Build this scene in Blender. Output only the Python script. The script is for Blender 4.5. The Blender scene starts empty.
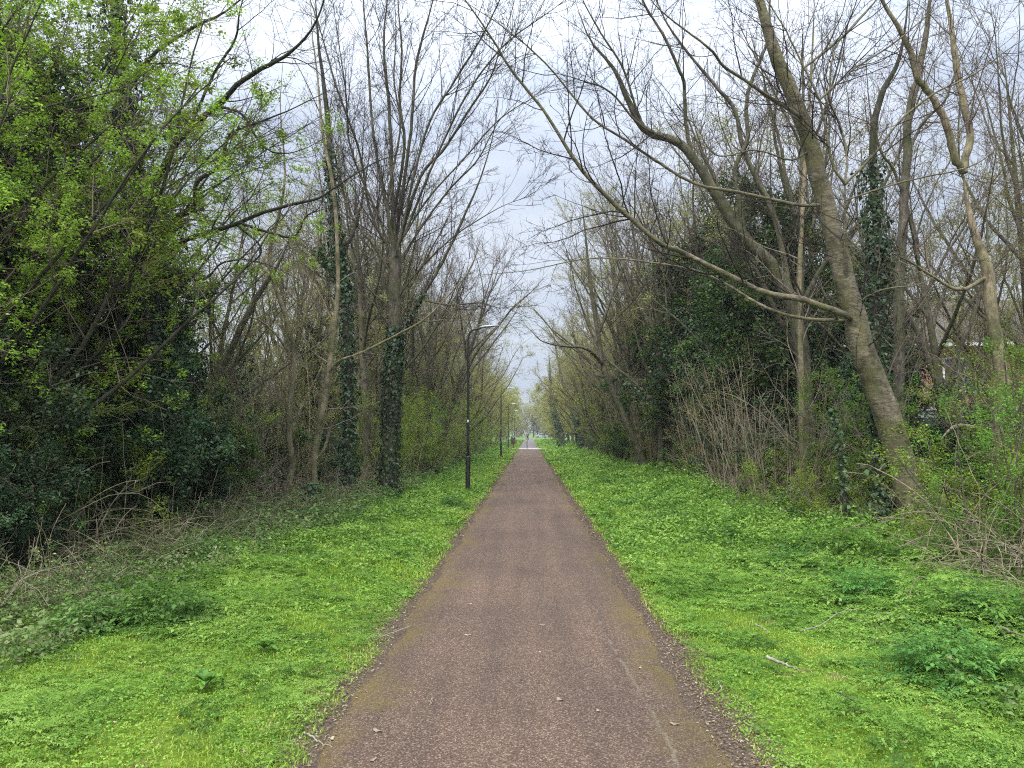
import bpy, math, random
import numpy as np
from mathutils import Matrix, Vector, Euler

S = bpy.context.scene
COL = S.collection
PI = math.pi
R_ = math.radians

# ------------------------------------------------------------------ camera
F = 770.0
CAMZ = 1.65
yaw = math.atan(17 / F); pitch = math.atan(49 / F)
cd = bpy.data.cameras.new('camera'); cam = bpy.data.objects.new('camera', cd); COL.objects.link(cam)
cd.sensor_width = 36; cd.lens = 36 * F / 1024; cd.clip_end = 3000; cd.clip_start = 0.05
cam.location = (0, 0, CAMZ); cam.rotation_euler = (PI / 2 + pitch, 0, yaw)
S.camera = cam
CM = np.array(Euler((PI / 2 + pitch, 0, yaw)).to_matrix())

def at(x, y, Y):
    d = CM @ np.array([(x - 512) / F, -(y - 384) / F, -1.0])
    p = d * (Y / d[1])
    return np.array([p[0], p[1], p[2] + CAMZ])

# ------------------------------------------------------------------ object helpers
def tag(o, label=None, cat=None, group=None, kind=None):
    if label: o['label'] = label
    if cat: o['category'] = cat
    if group: o['group'] = group
    if kind: o['kind'] = kind
    return o

def empty(name, loc=(0, 0, 0), rz=0.0, sc=1.0):
    o = bpy.data.objects.new(name, None); COL.objects.link(o)
    o.location = loc; o.rotation_euler = (0, 0, rz); o.scale = (sc, sc, sc)
    o.empty_display_size = 0.2
    return o

def raw_mesh(name, V, Q, mat=None, rnd=None, smooth=False, tri=False):
    """V (n,3) float, Q (m,4) or (m,3) int"""
    V = np.asarray(V, np.float32); Q = np.asarray(Q, np.int32)
    me = bpy.data.meshes.new(name)
    k = Q.shape[1]
    me.vertices.add(len(V)); me.vertices.foreach_set('co', V.ravel())
    me.loops.add(Q.size); me.loops.foreach_set('vertex_index', Q.ravel())
    me.polygons.add(len(Q))
    me.polygons.foreach_set('loop_start', np.arange(0, Q.size, k, dtype=np.int32))
    if smooth: me.polygons.foreach_set('use_smooth', np.ones(len(Q), bool))
    me.update(calc_edges=True)
    if rnd is not None:
        a = me.attributes.new('rnd', 'FLOAT', 'FACE'); a.data.foreach_set('value', np.asarray(rnd, np.float32))
    if mat: me.materials.append(mat)
    return me

def link(name, me, parent=None, loc=None):
    o = bpy.data.objects.new(name, me); COL.objects.link(o)
    if parent: o.parent = parent
    if loc is not None: o.location = loc
    return o

class MB:
    """collects boxes, tubes and lathes into ONE mesh"""
    def __init__(s): s.v = []; s.f = []
    def add(s, V, Fc):
        n = len(s.v); s.v += [tuple(map(float, p)) for p in V]; s.f += [tuple(i + n for i in f) for f in Fc]; return s
    def box(s, x0, x1, y0, y1, z0, z1):
        V = [(x, y, z) for z in (z0, z1) for y in (y0, y1) for x in (x0, x1)]
        return s.add(V, [(0, 2, 3, 1), (4, 5, 7, 6), (0, 1, 5, 4), (2, 6, 7, 3), (0, 4, 6, 2), (1, 3, 7, 5)])
    def lathe(s, prof, n=20, c=(0, 0, 0)):
        V = [(c[0] + r * math.cos(2 * PI * i / n), c[1] + r * math.sin(2 * PI * i / n), c[2] + z) for r, z in prof for i in range(n)]
        Fc = [(j * n + i, j * n + (i + 1) % n, (j + 1) * n + (i + 1) % n, (j + 1) * n + i) for j in range(len(prof) - 1) for i in range(n)]
        Fc += [tuple(range(n))[::-1], tuple((len(prof) - 1) * n + i for i in range(n))]
        return s.add(V, Fc)
    def tube(s, pts, rad, n=10):
        P = np.array([pts], float); Rr = np.array([rad if hasattr(rad, '__len__') else [rad] * len(pts)], float)
        V, Q = tubes(P, Rr, n, seedref=1)
        k = len(pts)
        return s.add(V, [tuple(q) for q in Q] + [tuple(range(n)), tuple((k - 1) * n + i for i in range(n))])
    def prism(s, poly, y0, y1):
        n = len(poly)
        V = [(x, y0, z) for x, z in poly] + [(x, y1, z) for x, z in poly]
        return s.add(V, [tuple(range(n))[::-1], tuple(range(n, 2 * n))] + [(i, (i + 1) % n, n + (i + 1) % n, n + i) for i in range(n)])
    def build(s, name, mat, parent=None, bevel=0, smooth=False, loc=None):
        me = bpy.data.meshes.new(name); me.from_pydata(s.v, [], s.f); me.update()
        import bmesh
        bm = bmesh.new(); bm.from_mesh(me); bmesh.ops.recalc_face_normals(bm, faces=bm.faces); bm.to_mesh(me); bm.free()
        me.materials.append(mat)
        if smooth: me.polygons.foreach_set('use_smooth', [True] * len(me.polygons))
        o = link(name, me, parent, loc)
        if bevel:
            m = o.modifiers.new('b', 'BEVEL'); m.width = bevel; m.segments = 2; m.limit_method = 'ANGLE'
        return o

def copy_thing(root, loc, rz=0, sc=1.0, label=None, group=None, cat=None, tilt=(0, 0)):
    c = root.copy(); COL.objects.link(c)
    c.location = loc; c.rotation_euler = (tilt[0], tilt[1], rz)
    c.scale = (sc, sc, sc) if not hasattr(sc, '__len__') else sc
    if label: c['label'] = label
    if group: c['group'] = group
    if cat: c['category'] = cat
    for ch in list(root.children):
        d = ch.copy(); COL.objects.link(d); d.parent = c
        for g in list(ch.children):
            e = g.copy(); COL.objects.link(e); e.parent = d
    return c

def put(root, loc, rz=0, sc=1.0, label=None, group=None, cat=None, tilt=(0, 0)):
    """first use moves the prototype itself, later uses copy it"""
    if not root.get('_used'):
        root['_used'] = 1
        root.location = loc; root.rotation_euler = (tilt[0], tilt[1], rz)
        root.scale = (sc, sc, sc) if not hasattr(sc, '__len__') else sc
        if label: root['label'] = label
        if group: root['group'] = group
        if cat: root['category'] = cat
        return root
    return copy_thing(root, loc, rz, sc, label, group, cat, tilt)

# ------------------------------------------------------------------ materials
def newmat(name):
    m = bpy.data.materials.new(name); m.use_nodes = True
    nt = m.node_tree; nt.nodes.clear()
    out = nt.nodes.new('ShaderNodeOutputMaterial')
    return m, nt, out

def N(nt, typ, **kw):
    n = nt.nodes.new(typ)
    for k, v in kw.items():
        if k.startswith('i_'):
            key = k[2:].replace('_', ' ')
            n.inputs[key].default_value = v
        else: setattr(n, k, v)
    return n

def ramp(nt, stops, fac=None, interp='LINEAR'):
    r = nt.nodes.new('ShaderNodeValToRGB'); cr = r.color_ramp; cr.interpolation = interp
    while len(cr.elements) < len(stops): cr.elements.new(0.5)
    for e, (p, c) in zip(cr.elements, stops):
        e.position = p; e.color = (c[0], c[1], c[2], 1) if hasattr(c, '__len__') else (c, c, c, 1)
    if fac is not None: nt.links.new(fac, r.inputs[0])
    return r

def noise(nt, scale, detail=3, rough=0.6, vec=None):
    n = nt.nodes.new('ShaderNodeTexNoise'); n.inputs['Scale'].default_value = scale
    n.inputs['Detail'].default_value = detail; n.inputs['Roughness'].default_value = rough
    if vec is not None: nt.links.new(vec, n.inputs['Vector'])
    return n

def math_(nt, op, a, b=None, c=None, clamp=False):
    n = nt.nodes.new('ShaderNodeMath'); n.operation = op; n.use_clamp = clamp
    for i, v in enumerate((a, b, c)):
        if v is None: continue
        if isinstance(v, (int, float)): n.inputs[i].default_value = v
        else: nt.links.new(v, n.inputs[i])
    return n.outputs[0]

def mixc(nt, fac, a, b, mode='MIX'):
    n = nt.nodes.new('ShaderNodeMix'); n.data_type = 'RGBA'; n.blend_type = mode
    for s, v in ((n.inputs[0], fac), (n.inputs[6], a), (n.inputs[7], b)):
        if isinstance(v, (int, float)): s.default_value = v
        elif isinstance(v, tuple): s.default_value = (v[0], v[1], v[2], 1)
        else: nt.links.new(v, s)
    return n.outputs[2]

def plain(name, col, rough=0.6, metal=0.0, var=0.15, scale=6, bump=0.0):
    m, nt, out = newmat(name)
    tc = N(nt, 'ShaderNodeTexCoord')
    n = noise(nt, scale, 5, 0.65, tc.outputs['Object'])
    r = ramp(nt, [(0.3, tuple(c * (1 - var) for c in col)), (0.7, tuple(min(1, c * (1 + var)) for c in col))], n.outputs[0])
    b = N(nt, 'ShaderNodeBsdfPrincipled', i_Roughness=rough, i_Metallic=metal)
    nt.links.new(r.outputs[0], b.inputs['Base Color'])
    if bump:
        bp = N(nt, 'ShaderNodeBump', i_Strength=bump, i_Distance=0.01); nt.links.new(n.outputs[0], bp.inputs['Height'])
        nt.links.new(bp.outputs[0], b.inputs['Normal'])
    nt.links.new(b.outputs[0], out.inputs[0])
    return m

def bark(name, c1, c2, moss=None, mossamt=0.5, twig=False, ring=False):
    m, nt, out = newmat(name)
    tc = N(nt, 'ShaderNodeTexCoord'); oi = N(nt, 'ShaderNodeObjectInfo')
    if twig:
        r = ramp(nt, [(0.35, c1), (0.65, c2)], noise(nt, 1.3, 2, 0.6, tc.outputs['Object']).outputs[0])
        col = mixc(nt, math_(nt, 'MULTIPLY', oi.outputs['Random'], 0.35), r.outputs[0], tuple(c * 0.6 for c in c1))
        d = N(nt, 'ShaderNodeBsdfDiffuse'); nt.links.new(col, d.inputs[0]); nt.links.new(d.outputs[0], out.inputs[0])
        return m
    mp = N(nt, 'ShaderNodeMapping'); mp.inputs['Scale'].default_value = (1, 1, 0.28 if not ring else 3.0)
    nt.links.new(tc.outputs['Object'], mp.inputs[0])
    n1 = noise(nt, 22 if not ring else 9, 6, 0.7, mp.outputs[0])
    n2 = noise(nt, 2.3, 4, 0.65, tc.outputs['Object'])
    r = ramp(nt, [(0.38, c1), (0.62, c2)], n1.outputs[0])
    col = r.outputs[0]
    lich = noise(nt, 7, 4, 0.7, tc.outputs['Object'])
    lr = ramp(nt, [(0.58, 0.0), (0.68, 1.0)], lich.outputs[0])
    col = mixc(nt, math_(nt, 'MULTIPLY', lr.outputs[0], 0.45), col, tuple(min(.5, c * 1.9) for c in c2))
    if moss:
        mr = ramp(nt, [(0.5 - mossamt * 0.3, 0.0), (0.62, 1.0)], n2.outputs[0])
        col = mixc(nt, math_(nt, 'MULTIPLY', mr.outputs[0], 0.8), col, moss)
    bl = ramp(nt, [(0.34, (.5, .5, .5)), (0.5, (1, 1, 1)), (0.66, (1.3, 1.28, 1.22))], noise(nt, 3.8, 5, 0.75, tc.outputs['Object']).outputs[0]).outputs[0]
    col = mixc(nt, 1.0, col, bl, 'MULTIPLY')
    b = N(nt, 'ShaderNodeBsdfPrincipled', i_Roughness=0.85)
    b.inputs['Specular IOR Level'].default_value = 0.25
    nt.links.new(col, b.inputs['Base Color'])
    bp = N(nt, 'ShaderNodeBump', i_Strength=0.7, i_Distance=0.02); nt.links.new(n1.outputs[0], bp.inputs['Height'])
    nt.links.new(bp.outputs[0], b.inputs['Normal'])
    nt.links.new(b.outputs[0], out.inputs[0])
    return m

def leafmat(name, cols, trans=0.35, gloss=0.05, rough=0.55):
    gloss *= .6
    m, nt, out = newmat(name)
    at_ = N(nt, 'ShaderNodeAttribute', attribute_name='rnd'); oi = N(nt, 'ShaderNodeObjectInfo')
    k = len(cols) - 1
    r = ramp(nt, [(i / k, c) for i, c in enumerate(cols)], at_.outputs['Fac'])
    hs = N(nt, 'ShaderNodeHueSaturation')
    nt.links.new(r.outputs[0], hs.inputs['Color'])
    nt.links.new(math_(nt, 'MULTIPLY_ADD', oi.outputs['Random'], 0.4, 0.8), hs.inputs['Value'])
    nt.links.new(math_(nt, 'MULTIPLY_ADD', oi.outputs['Random'], 0.03, 0.485), hs.inputs['Hue'])
    d = N(nt, 'ShaderNodeBsdfDiffuse'); t = N(nt, 'ShaderNodeBsdfTranslucent'); g = N(nt, 'ShaderNodeBsdfGlossy', i_Roughness=rough)
    nt.links.new(hs.outputs[0], d.inputs[0]); nt.links.new(hs.outputs[0], t.inputs[0])
    m1 = N(nt, 'ShaderNodeMixShader'); m1.inputs[0].default_value = trans
    nt.links.new(d.outputs[0], m1.inputs[1]); nt.links.new(t.outputs[0], m1.inputs[2])
    m2 = N(nt, 'ShaderNodeMixShader'); m2.inputs[0].default_value = gloss
    nt.links.new(m1.outputs[0], m2.inputs[1]); nt.links.new(g.outputs[0], m2.inputs[2])
    nt.links.new(m2.outputs[0], out.inputs[0])
    return m

M = {}
M['bark_olive'] = bark('bark_olive', (.085, .072, .05), (.25, .215, .155), (.13, .125, .05), .25, ring=True)
M['bark_grey'] = bark('bark_grey', (.06, .05, .04), (.17, .145, .11), (.08, .09, .03), .35)
M['bark_limb'] = bark('bark_limb', (.05, .042, .032), (.145, .122, .09), (.06, .07, .022), .35)
M['bark_dark'] = bark('bark_dark', (.022, .019, .015), (.06, .05, .038), (.04, .05, .018), .4)
M['bark_hazel'] = bark('bark_hazel', (.15, .115, .075), (.33, .265, .18), (.11, .12, .04), .3)
M['bark_pale'] = bark('bark_pale', (.24, .2, .15), (.42, .37, .3), (.12, .12, .05), .1)
M['twig_dark'] = bark('twig_dark', (.045, .036, .032), (.085, .07, .058), twig=True)
M['twig'] = bark('twig', (.12, .096, .074), (.22, .18, .135), twig=True)
M['twig_pale'] = bark('twig_pale', (.2, .165, .12), (.36, .3, .22), twig=True)
M['twig_mossy'] = bark('twig_mossy', (.17, .145, .085), (.29, .25, .155), twig=True)
M['ivy'] = leafmat('ivy_leaf', [(.016, .034, .014), (.03, .062, .022), (.05, .095, .036), (.11, .17, .075)], .12, .05, .45)
M['evergreen'] = leafmat('evergreen_leaf', [(.025, .05, .014), (.05, .09, .022), (.085, .15, .034), (.14, .21, .05)], .25, .02, .5)
M['young'] = leafmat('young_leaf', [(.10, .15, .012), (.18, .28, .022), (.28, .40, .035), (.42, .54, .08)], .45, .03)
M['young_green'] = leafmat('young_green_leaf', [(.07, .15, .015), (.12, .24, .022), (.17, .32, .03), (.25, .42, .05)], .45, .03)
M['haze_green'] = leafmat('budding_leaf', [(.22, .22, .05), (.30, .31, .07), (.38, .39, .10), (.48, .47, .18)], .45, .02)
M['parsley'] = leafmat('parsley_leaf', [(.045, .115, .018), (.13, .27, .03), (.23, .40, .055), (.33, .49, .10)], .38, .04)
M['parsley_dark'] = leafmat('parsley_dark_leaf', [(.03, .085, .014), (.06, .15, .024), (.10, .23, .036), (.18, .35, .06)], .3, .04)
M['grass'] = leafmat('grass_blade', [(.14, .22, .02), (.24, .35, .03), (.34, .45, .045), (.45, .47, .12)], .35, .04)
M['lowleaf'] = leafmat('low_leaf', [(.07, .15, .018), (.14, .27, .03), (.22, .38, .04), (.32, .44, .08)], .35, .03)
M['nettle'] = leafmat('nettle_leaf', [(.055, .10, .025), (.10, .17, .04), (.17, .25, .06), (.26, .25, .13)], .3, .04)
M['deadleaf'] = leafmat('dead_leaf', [(.09, .06, .035), (.17, .12, .07), (.27, .2, .13), (.42, .35, .25)], .15, .02)
M['paintblack'] = plain('black_paint', (.018, .018, .018), .42, 0, .3, 12)
M['galv'] = plain('grey_metal', (.36, .38, .39), .4, .6, .12, 5)
M['lens'] = plain('lamp_lens', (.55, .57, .58), .2, 0, .05, 5)
M['whitesticker'] = plain('white_sticker', (.75, .75, .72), .5)

# ------------------------------------------------------------------ numpy geometry
def nrm(a): return a / (np.linalg.norm(a, axis=-1, keepdims=True) + 1e-9)

def resample(pts, rads, k):
    pts = np.asarray(pts, float); rads = np.asarray(rads, float)
    n = len(pts)
    if n < 3:
        t = np.linspace(0, n - 1, k); i = np.minimum(t.astype(int), n - 2); f = (t - i)[:, None]
        return pts[i] * (1 - f) + pts[i + 1] * f, rads[i] * (1 - f[:, 0]) + rads[i + 1] * f[:, 0]
    P = np.vstack([2 * pts[0] - pts[1], pts, 2 * pts[-1] - pts[-2]])
    t = np.linspace(0, n - 1, k); i = np.minimum(t.astype(int), n - 2); f = (t - i)[:, None]
    p0, p1, p2, p3 = P[i], P[i + 1], P[i + 2], P[i + 3]
    out = 0.5 * ((2 * p1) + (-p0 + p2) * f + (2 * p0 - 5 * p1 + 4 * p2 - p3) * f ** 2 + (-p0 + 3 * p1 - 3 * p2 + p3) * f ** 3)
    return out, rads[i] * (1 - f[:, 0]) + rads[i + 1] * f[:, 0]

def tubes(P, Rr, s, seedref=0, wob=0.0, rng=None):
    n, k, _ = P.shape
    T = np.empty_like(P); T[:, 1:-1] = P[:, 2:] - P[:, :-2]; T[:, 0] = P[:, 1] - P[:, 0]; T[:, -1] = P[:, -1] - P[:, -2]
    T = nrm(T)
    mean = nrm(P[:, -1] - P[:, 0])
    ref = np.where(np.abs(mean[:, 2:3]) > 0.8, np.array([[1., 0.13, 0]]), np.array([[0.05, 0, 1.]]))[:, None, :]
    U = nrm(np.cross(T, ref)); W = np.cross(T, U)
    a = np.arange(s) * 2 * PI / s
    rr = Rr[:, :, None] * np.ones(s)
    if wob and rng is not None:
        rr = rr * (1 + wob * rng.standard_normal((n, k, s)))
    V = P[:, :, None, :] + rr[..., None] * (np.cos(a)[None, None, :, None] * U[:, :, None, :] + np.sin(a)[None, None, :, None] * W[:, :, None, :])
    idx = np.arange(n * k * s).reshape(n, k, s)
    A = idx[:, :-1]; B = idx[:, 1:]
    Q = np.stack([A, np.roll(A, -1, 2), np.roll(B, -1, 2), B], -1).reshape(-1, 4)
    return V.reshape(-1, 3), Q

def merge(parts):
    Vs, Qs, o = [], [], 0
    for V, Q in parts:
        Vs.append(V); Qs.append(Q + o); o += len(V)
    return np.vstack(Vs), np.vstack(Qs)

def arc(P):
    seg = np.linalg.norm(np.diff(P, axis=1), axis=-1)
    return seg, seg.sum(1)

def along(P, Rr, idx, t):
    k = P.shape[1]
    x = t * (k - 1); i = np.minimum(x.astype(int), k - 2); f = x - i
    p = P[idx, i] * (1 - f)[:, None] + P[idx, i + 1] * f[:, None]
    r = Rr[idx, i] * (1 - f) + Rr[idx, i + 1] * f
    T = nrm(P[idx, i + 1] - P[idx, i])
    return p, r, T

def grow(rng, B, per_m, ln, ang=(35, 65), tr=(0.2, 1.0), k=6, wig=0.18, trop=0.06, rr=0.6, rmin=0.003, taper=0.011, minlen=0, upbias=0.0, shrink=0.45, zmin=0.15):
    P, Rr = B
    seg, L = arc(P)
    cnt = rng.poisson(L * per_m * (tr[1] - tr[0]))
    idx = np.repeat(np.arange(len(P)), cnt); n = len(idx)
    if n == 0: return np.zeros((0, k, 3)), np.zeros((0, k))
    t = rng.uniform(tr[0], tr[1], n)
    p, r, T = along(P, Rr, idx, t)
    perp = rng.standard_normal((n, 3)); perp[:, 2] += upbias
    perp = nrm(perp - (perp * T).sum(1, keepdims=True) * T)
    a = np.radians(rng.uniform(ang[0], ang[1], n))[:, None]
    d = np.cos(a) * T + np.sin(a) * perp
    le = rng.uniform(ln[0], ln[1], n) * (1 - shrink * t)
    le = np.minimum(le, L[idx] * 0.9)
    step = le / (k - 1)
    out = np.empty((n, k, 3)); out[:, 0] = p; q = p.copy()
    for j in range(1, k):
        d = d + wig * rng.standard_normal((n, 3)); d[:, 2] += trop
        d = nrm(d); q = q + d * step[:, None]; q[:, 2] = np.maximum(q[:, 2], 0.02); out[:, j] = q
    r0 = np.maximum(np.minimum(r * rr, le * taper), rmin)
    rad = r0[:, None] * (1 - np.linspace(0, 1, k)[None] * 0.75); rad = np.maximum(rad, rmin * 0.6)
    ok = out[:, :, 2].min(1) > zmin if zmin is not None else np.ones(n, bool)
    return out[ok], rad[ok]

def leaves(rng, pos, size, aspect=0.5, flat=0.6, droop=0.2, outward=None):
    n = len(pos)
    d = rng.standard_normal((n, 3)); d[:, 2] = d[:, 2] * (1 - flat) - droop; d = nrm(d)
    if outward is not None:
        nn = nrm(outward + 0.5 * rng.standard_normal((n, 3)))
        d = rng.standard_normal((n, 3)) * 0.5; d[:, 2] -= 1.0
        d = nrm(d - (d * nn).sum(1, keepdims=True) * nn)
    else:
        up = np.array([0, 0, 1.]) + 0.55 * rng.standard_normal((n, 3))
        nn = nrm(up - (up * d).sum(1, keepdims=True) * d)
    s = np.cross(d, nn)
    L = (size * rng.uniform(0.6, 1.3, n))[:, None]
    W = L * aspect * 0.5
    v0 = pos; v1 = pos + d * L * 0.42 + s * W + nn * W * 0.35; v2 = pos + d * L; v3 = pos + d * L * 0.42 - s * W + nn * W * 0.35
    V = np.stack([v0, v1, v2, v3], 1).reshape(-1, 3)
    Q = np.arange(4 * n).reshape(n, 4)
    return V, Q

def scatter_on(rng, B, n, spread, tr=(0.15, 1.0), clump=0):
    P, Rr = B
    seg, L = arc(P)
    nn = n if not clump else max(1, n // clump)
    idx = rng.choice(len(P), nn, p=L / L.sum())
    p, r, T = along(P, Rr, idx, rng.uniform(tr[0], tr[1], nn))
    if clump:
        p = np.repeat(p, clump, 0)
    return p + spread * rng.standard_normal(p.shape)

def ivy_on(rng, B, n, thick, size, tr=(0, 1), bulge=None):
    """ivy leaves hung round stems"""
    P, Rr = B
    seg, L = arc(P)
    idx = rng.choice(len(P), n, p=L / L.sum())
    t = rng.uniform(tr[0], tr[1], n)
    p, r, T = along(P, Rr, idx, t)
    perp = rng.standard_normal((n, 3)); perp = nrm(perp - (perp * T).sum(1, keepdims=True) * T)
    ph = idx * 1.7
    b = 0.55 + 0.45 * np.sin(t * 17 + ph) * np.sin(t * 41 + 2 * ph + perp[:, 0] * 2)
    off = r * .97 + np.abs(rng.standard_normal(n)) * thick * (0.15 + 1.25 * b)
    pos = p + perp * off[:, None]
    pos[:, 2] = np.maximum(pos[:, 2], 0.03)
    V, Q = leaves(rng, pos, size * rng.uniform(.5, 1.25, n), 0.85, outward=perp + np.array([0, 0, .25]))
    return V, Q

def crown_mesh(name, batches, sides, mat, parent, base=None, smooth=True):
    parts = [tubes(P, Rr, s) for (P, Rr), s in zip(batches, sides) if len(P)]
    V, Q = merge(parts)
    if base is not None: V = V - base
    return link(name, raw_mesh(name, V, Q, mat, smooth=smooth), parent)

def leaf_obj(rng, name, VQ, mat, parent, base=None, rnd=None):
    V, Q = VQ
    if base is not None: V = V - base
    # neighbouring leaves share a tone so that clumps read
    c = V[Q[:, 0]] if Q.shape[1] else V
    tone = 0.5 + 0.25 * np.sin(c[:, 0] * 2.1 + 1.3 * np.sin(c[:, 2] * 1.7)) * np.sin(c[:, 1] * 1.9 + c[:, 2] * 1.1)
    if rnd is None: rnd = np.clip(tone + 0.22 * rng.standard_normal(len(Q)), 0, 1)
    return link(name, raw_mesh(name, V, Q, mat, rnd), parent)

# ------------------------------------------------------------------ ground
def sst(a, b, x):
    t = np.clip((x - a) / (b - a), 0, 1); return t * t * (3 - 2 * t)

def gz(x, y):
    x = np.asarray(x, float); y = np.asarray(y, float)
    ax = np.abs(x)
    w = sst(1.3, 2.6, ax) * (1 - sst(150, 200, y))
    b = 0.03 + 0.035 * np.sin(x * 1.3 + y * 0.6) * np.sin(y * 0.9 - x * 0.4) + 0.025 * np.sin(x * 3.1 - y * 2.3)
    r = np.where(x > 0, 0.05 * sst(2.2, 3.6, x) - 0.12 * sst(4.6, 6.5, x), -0.35 * sst(5.0, 9, -x))
    return w * (b + r) * (1 - sst(300, 420, np.hypot(x, y)))
def gp(x, y): return np.array([x, y, float(gz(x, y))])

def ground_material():
    m, nt, out = newmat('verge_ground')
    tc = N(nt, 'ShaderNodeTexCoord'); P = tc.outputs['Object']
    sx = N(nt, 'ShaderNodeSeparateXYZ'); nt.links.new(P, sx.inputs[0])
    ax = math_(nt, 'ABSOLUTE', sx.outputs[0])
    n1 = noise(nt, 1.6, 5, 0.65, P); n2 = noise(nt, 14, 5, 0.7, P); n3 = noise(nt, 60, 3, 0.7, P)
    green = ramp(nt, [(0.3, (.05, .085, .016)), (0.5, (.10, .16, .02)), (0.68, (.17, .22, .035))], n2.outputs[0]).outputs[0]
    soil = ramp(nt, [(0.3, (.045, .032, .024)), (0.55, (.10, .075, .055)), (0.72, (.24, .19, .14))], n3.outputs[0]).outputs[0]
    e = math_(nt, 'ADD', ax, math_(nt, 'MULTIPLY_ADD', n1.outputs[0], 0.5, -0.25))
    e = math_(nt, 'ADD', e, math_(nt, 'MULTIPLY_ADD', n2.outputs[0], 0.3, -0.15))
    k = ramp(nt, [(0.0, 0.0), (1.0, 1.0)], math_(nt, 'MULTIPLY_ADD', e, 4.0, -1.14 * 4, clamp=True)).outputs[0]
    deep = ramp(nt, [(0.0, 0.0), (1.0, 1.0)], math_(nt, 'MULTIPLY_ADD', e, 1.0, -5.0, clamp=True)).outputs[0]
    bare = ramp(nt, [(0.60, 0.0), (0.66, 0.8)], noise(nt, 2.7, 4, 0.6, P).outputs[0]).outputs[0]
    green = mixc(nt, bare, green, (.15, .12, .065))
    col = mixc(nt, k, soil, green)
    col = mixc(nt, deep, col, mixc(nt, 1.0, soil, (.62, .58, .5), 'MULTIPLY'))
    # open green land far beyond the trees
    r = N(nt, 'ShaderNodeVectorMath', operation='LENGTH'); nt.links.new(P, r.inputs[0])
    far = math_(nt, 'MULTIPLY_ADD', r.outputs['Value'], 1 / 40, -140 / 40, clamp=True)
    col = mixc(nt, far, col, (.13, .22, .05))
    b = N(nt, 'ShaderNodeBsdfDiffuse'); nt.links.new(col, b.inputs[0])
    bp = N(nt, 'ShaderNodeBump', i_Strength=0.6, i_Distance=0.03); nt.links.new(n2.outputs[0], bp.inputs['Height'])
    nt.links.new(bp.outputs[0], b.inputs['Normal']); nt.links.new(b.outputs[0], out.inputs[0])
    return m

def grid_sheet(name, xs, ys, zf, mat, kind='structure'):
    X, Y = np.meshgrid(xs, ys); Z = zf(X, Y)
    V = np.stack([X, Y, Z], -1).reshape(-1, 3); nx, ny = len(xs), len(ys)
    i = np.arange(nx * ny).reshape(ny, nx)
    Q = np.stack([i[:-1, :-1], i[:-1, 1:], i[1:, 1:], i[1:, :-1]], -1).reshape(-1, 4)
    o = link(name, raw_mesh(name, V, Q, mat, smooth=True)); o['kind'] = kind
    return o
xs = np.unique(np.concatenate([-np.geomspace(16, 900, 22)[::-1], np.arange(-16, 16.01, .25), np.geomspace(16, 900, 22)]))
ys = np.unique(np.concatenate([np.array([-60, -30, -15]), np.arange(-8, 40, .3), np.arange(40, 160, 1.5), np.geomspace(160, 1500, 26)]))
grid_sheet('ground', xs, ys, gz, ground_material())

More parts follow.
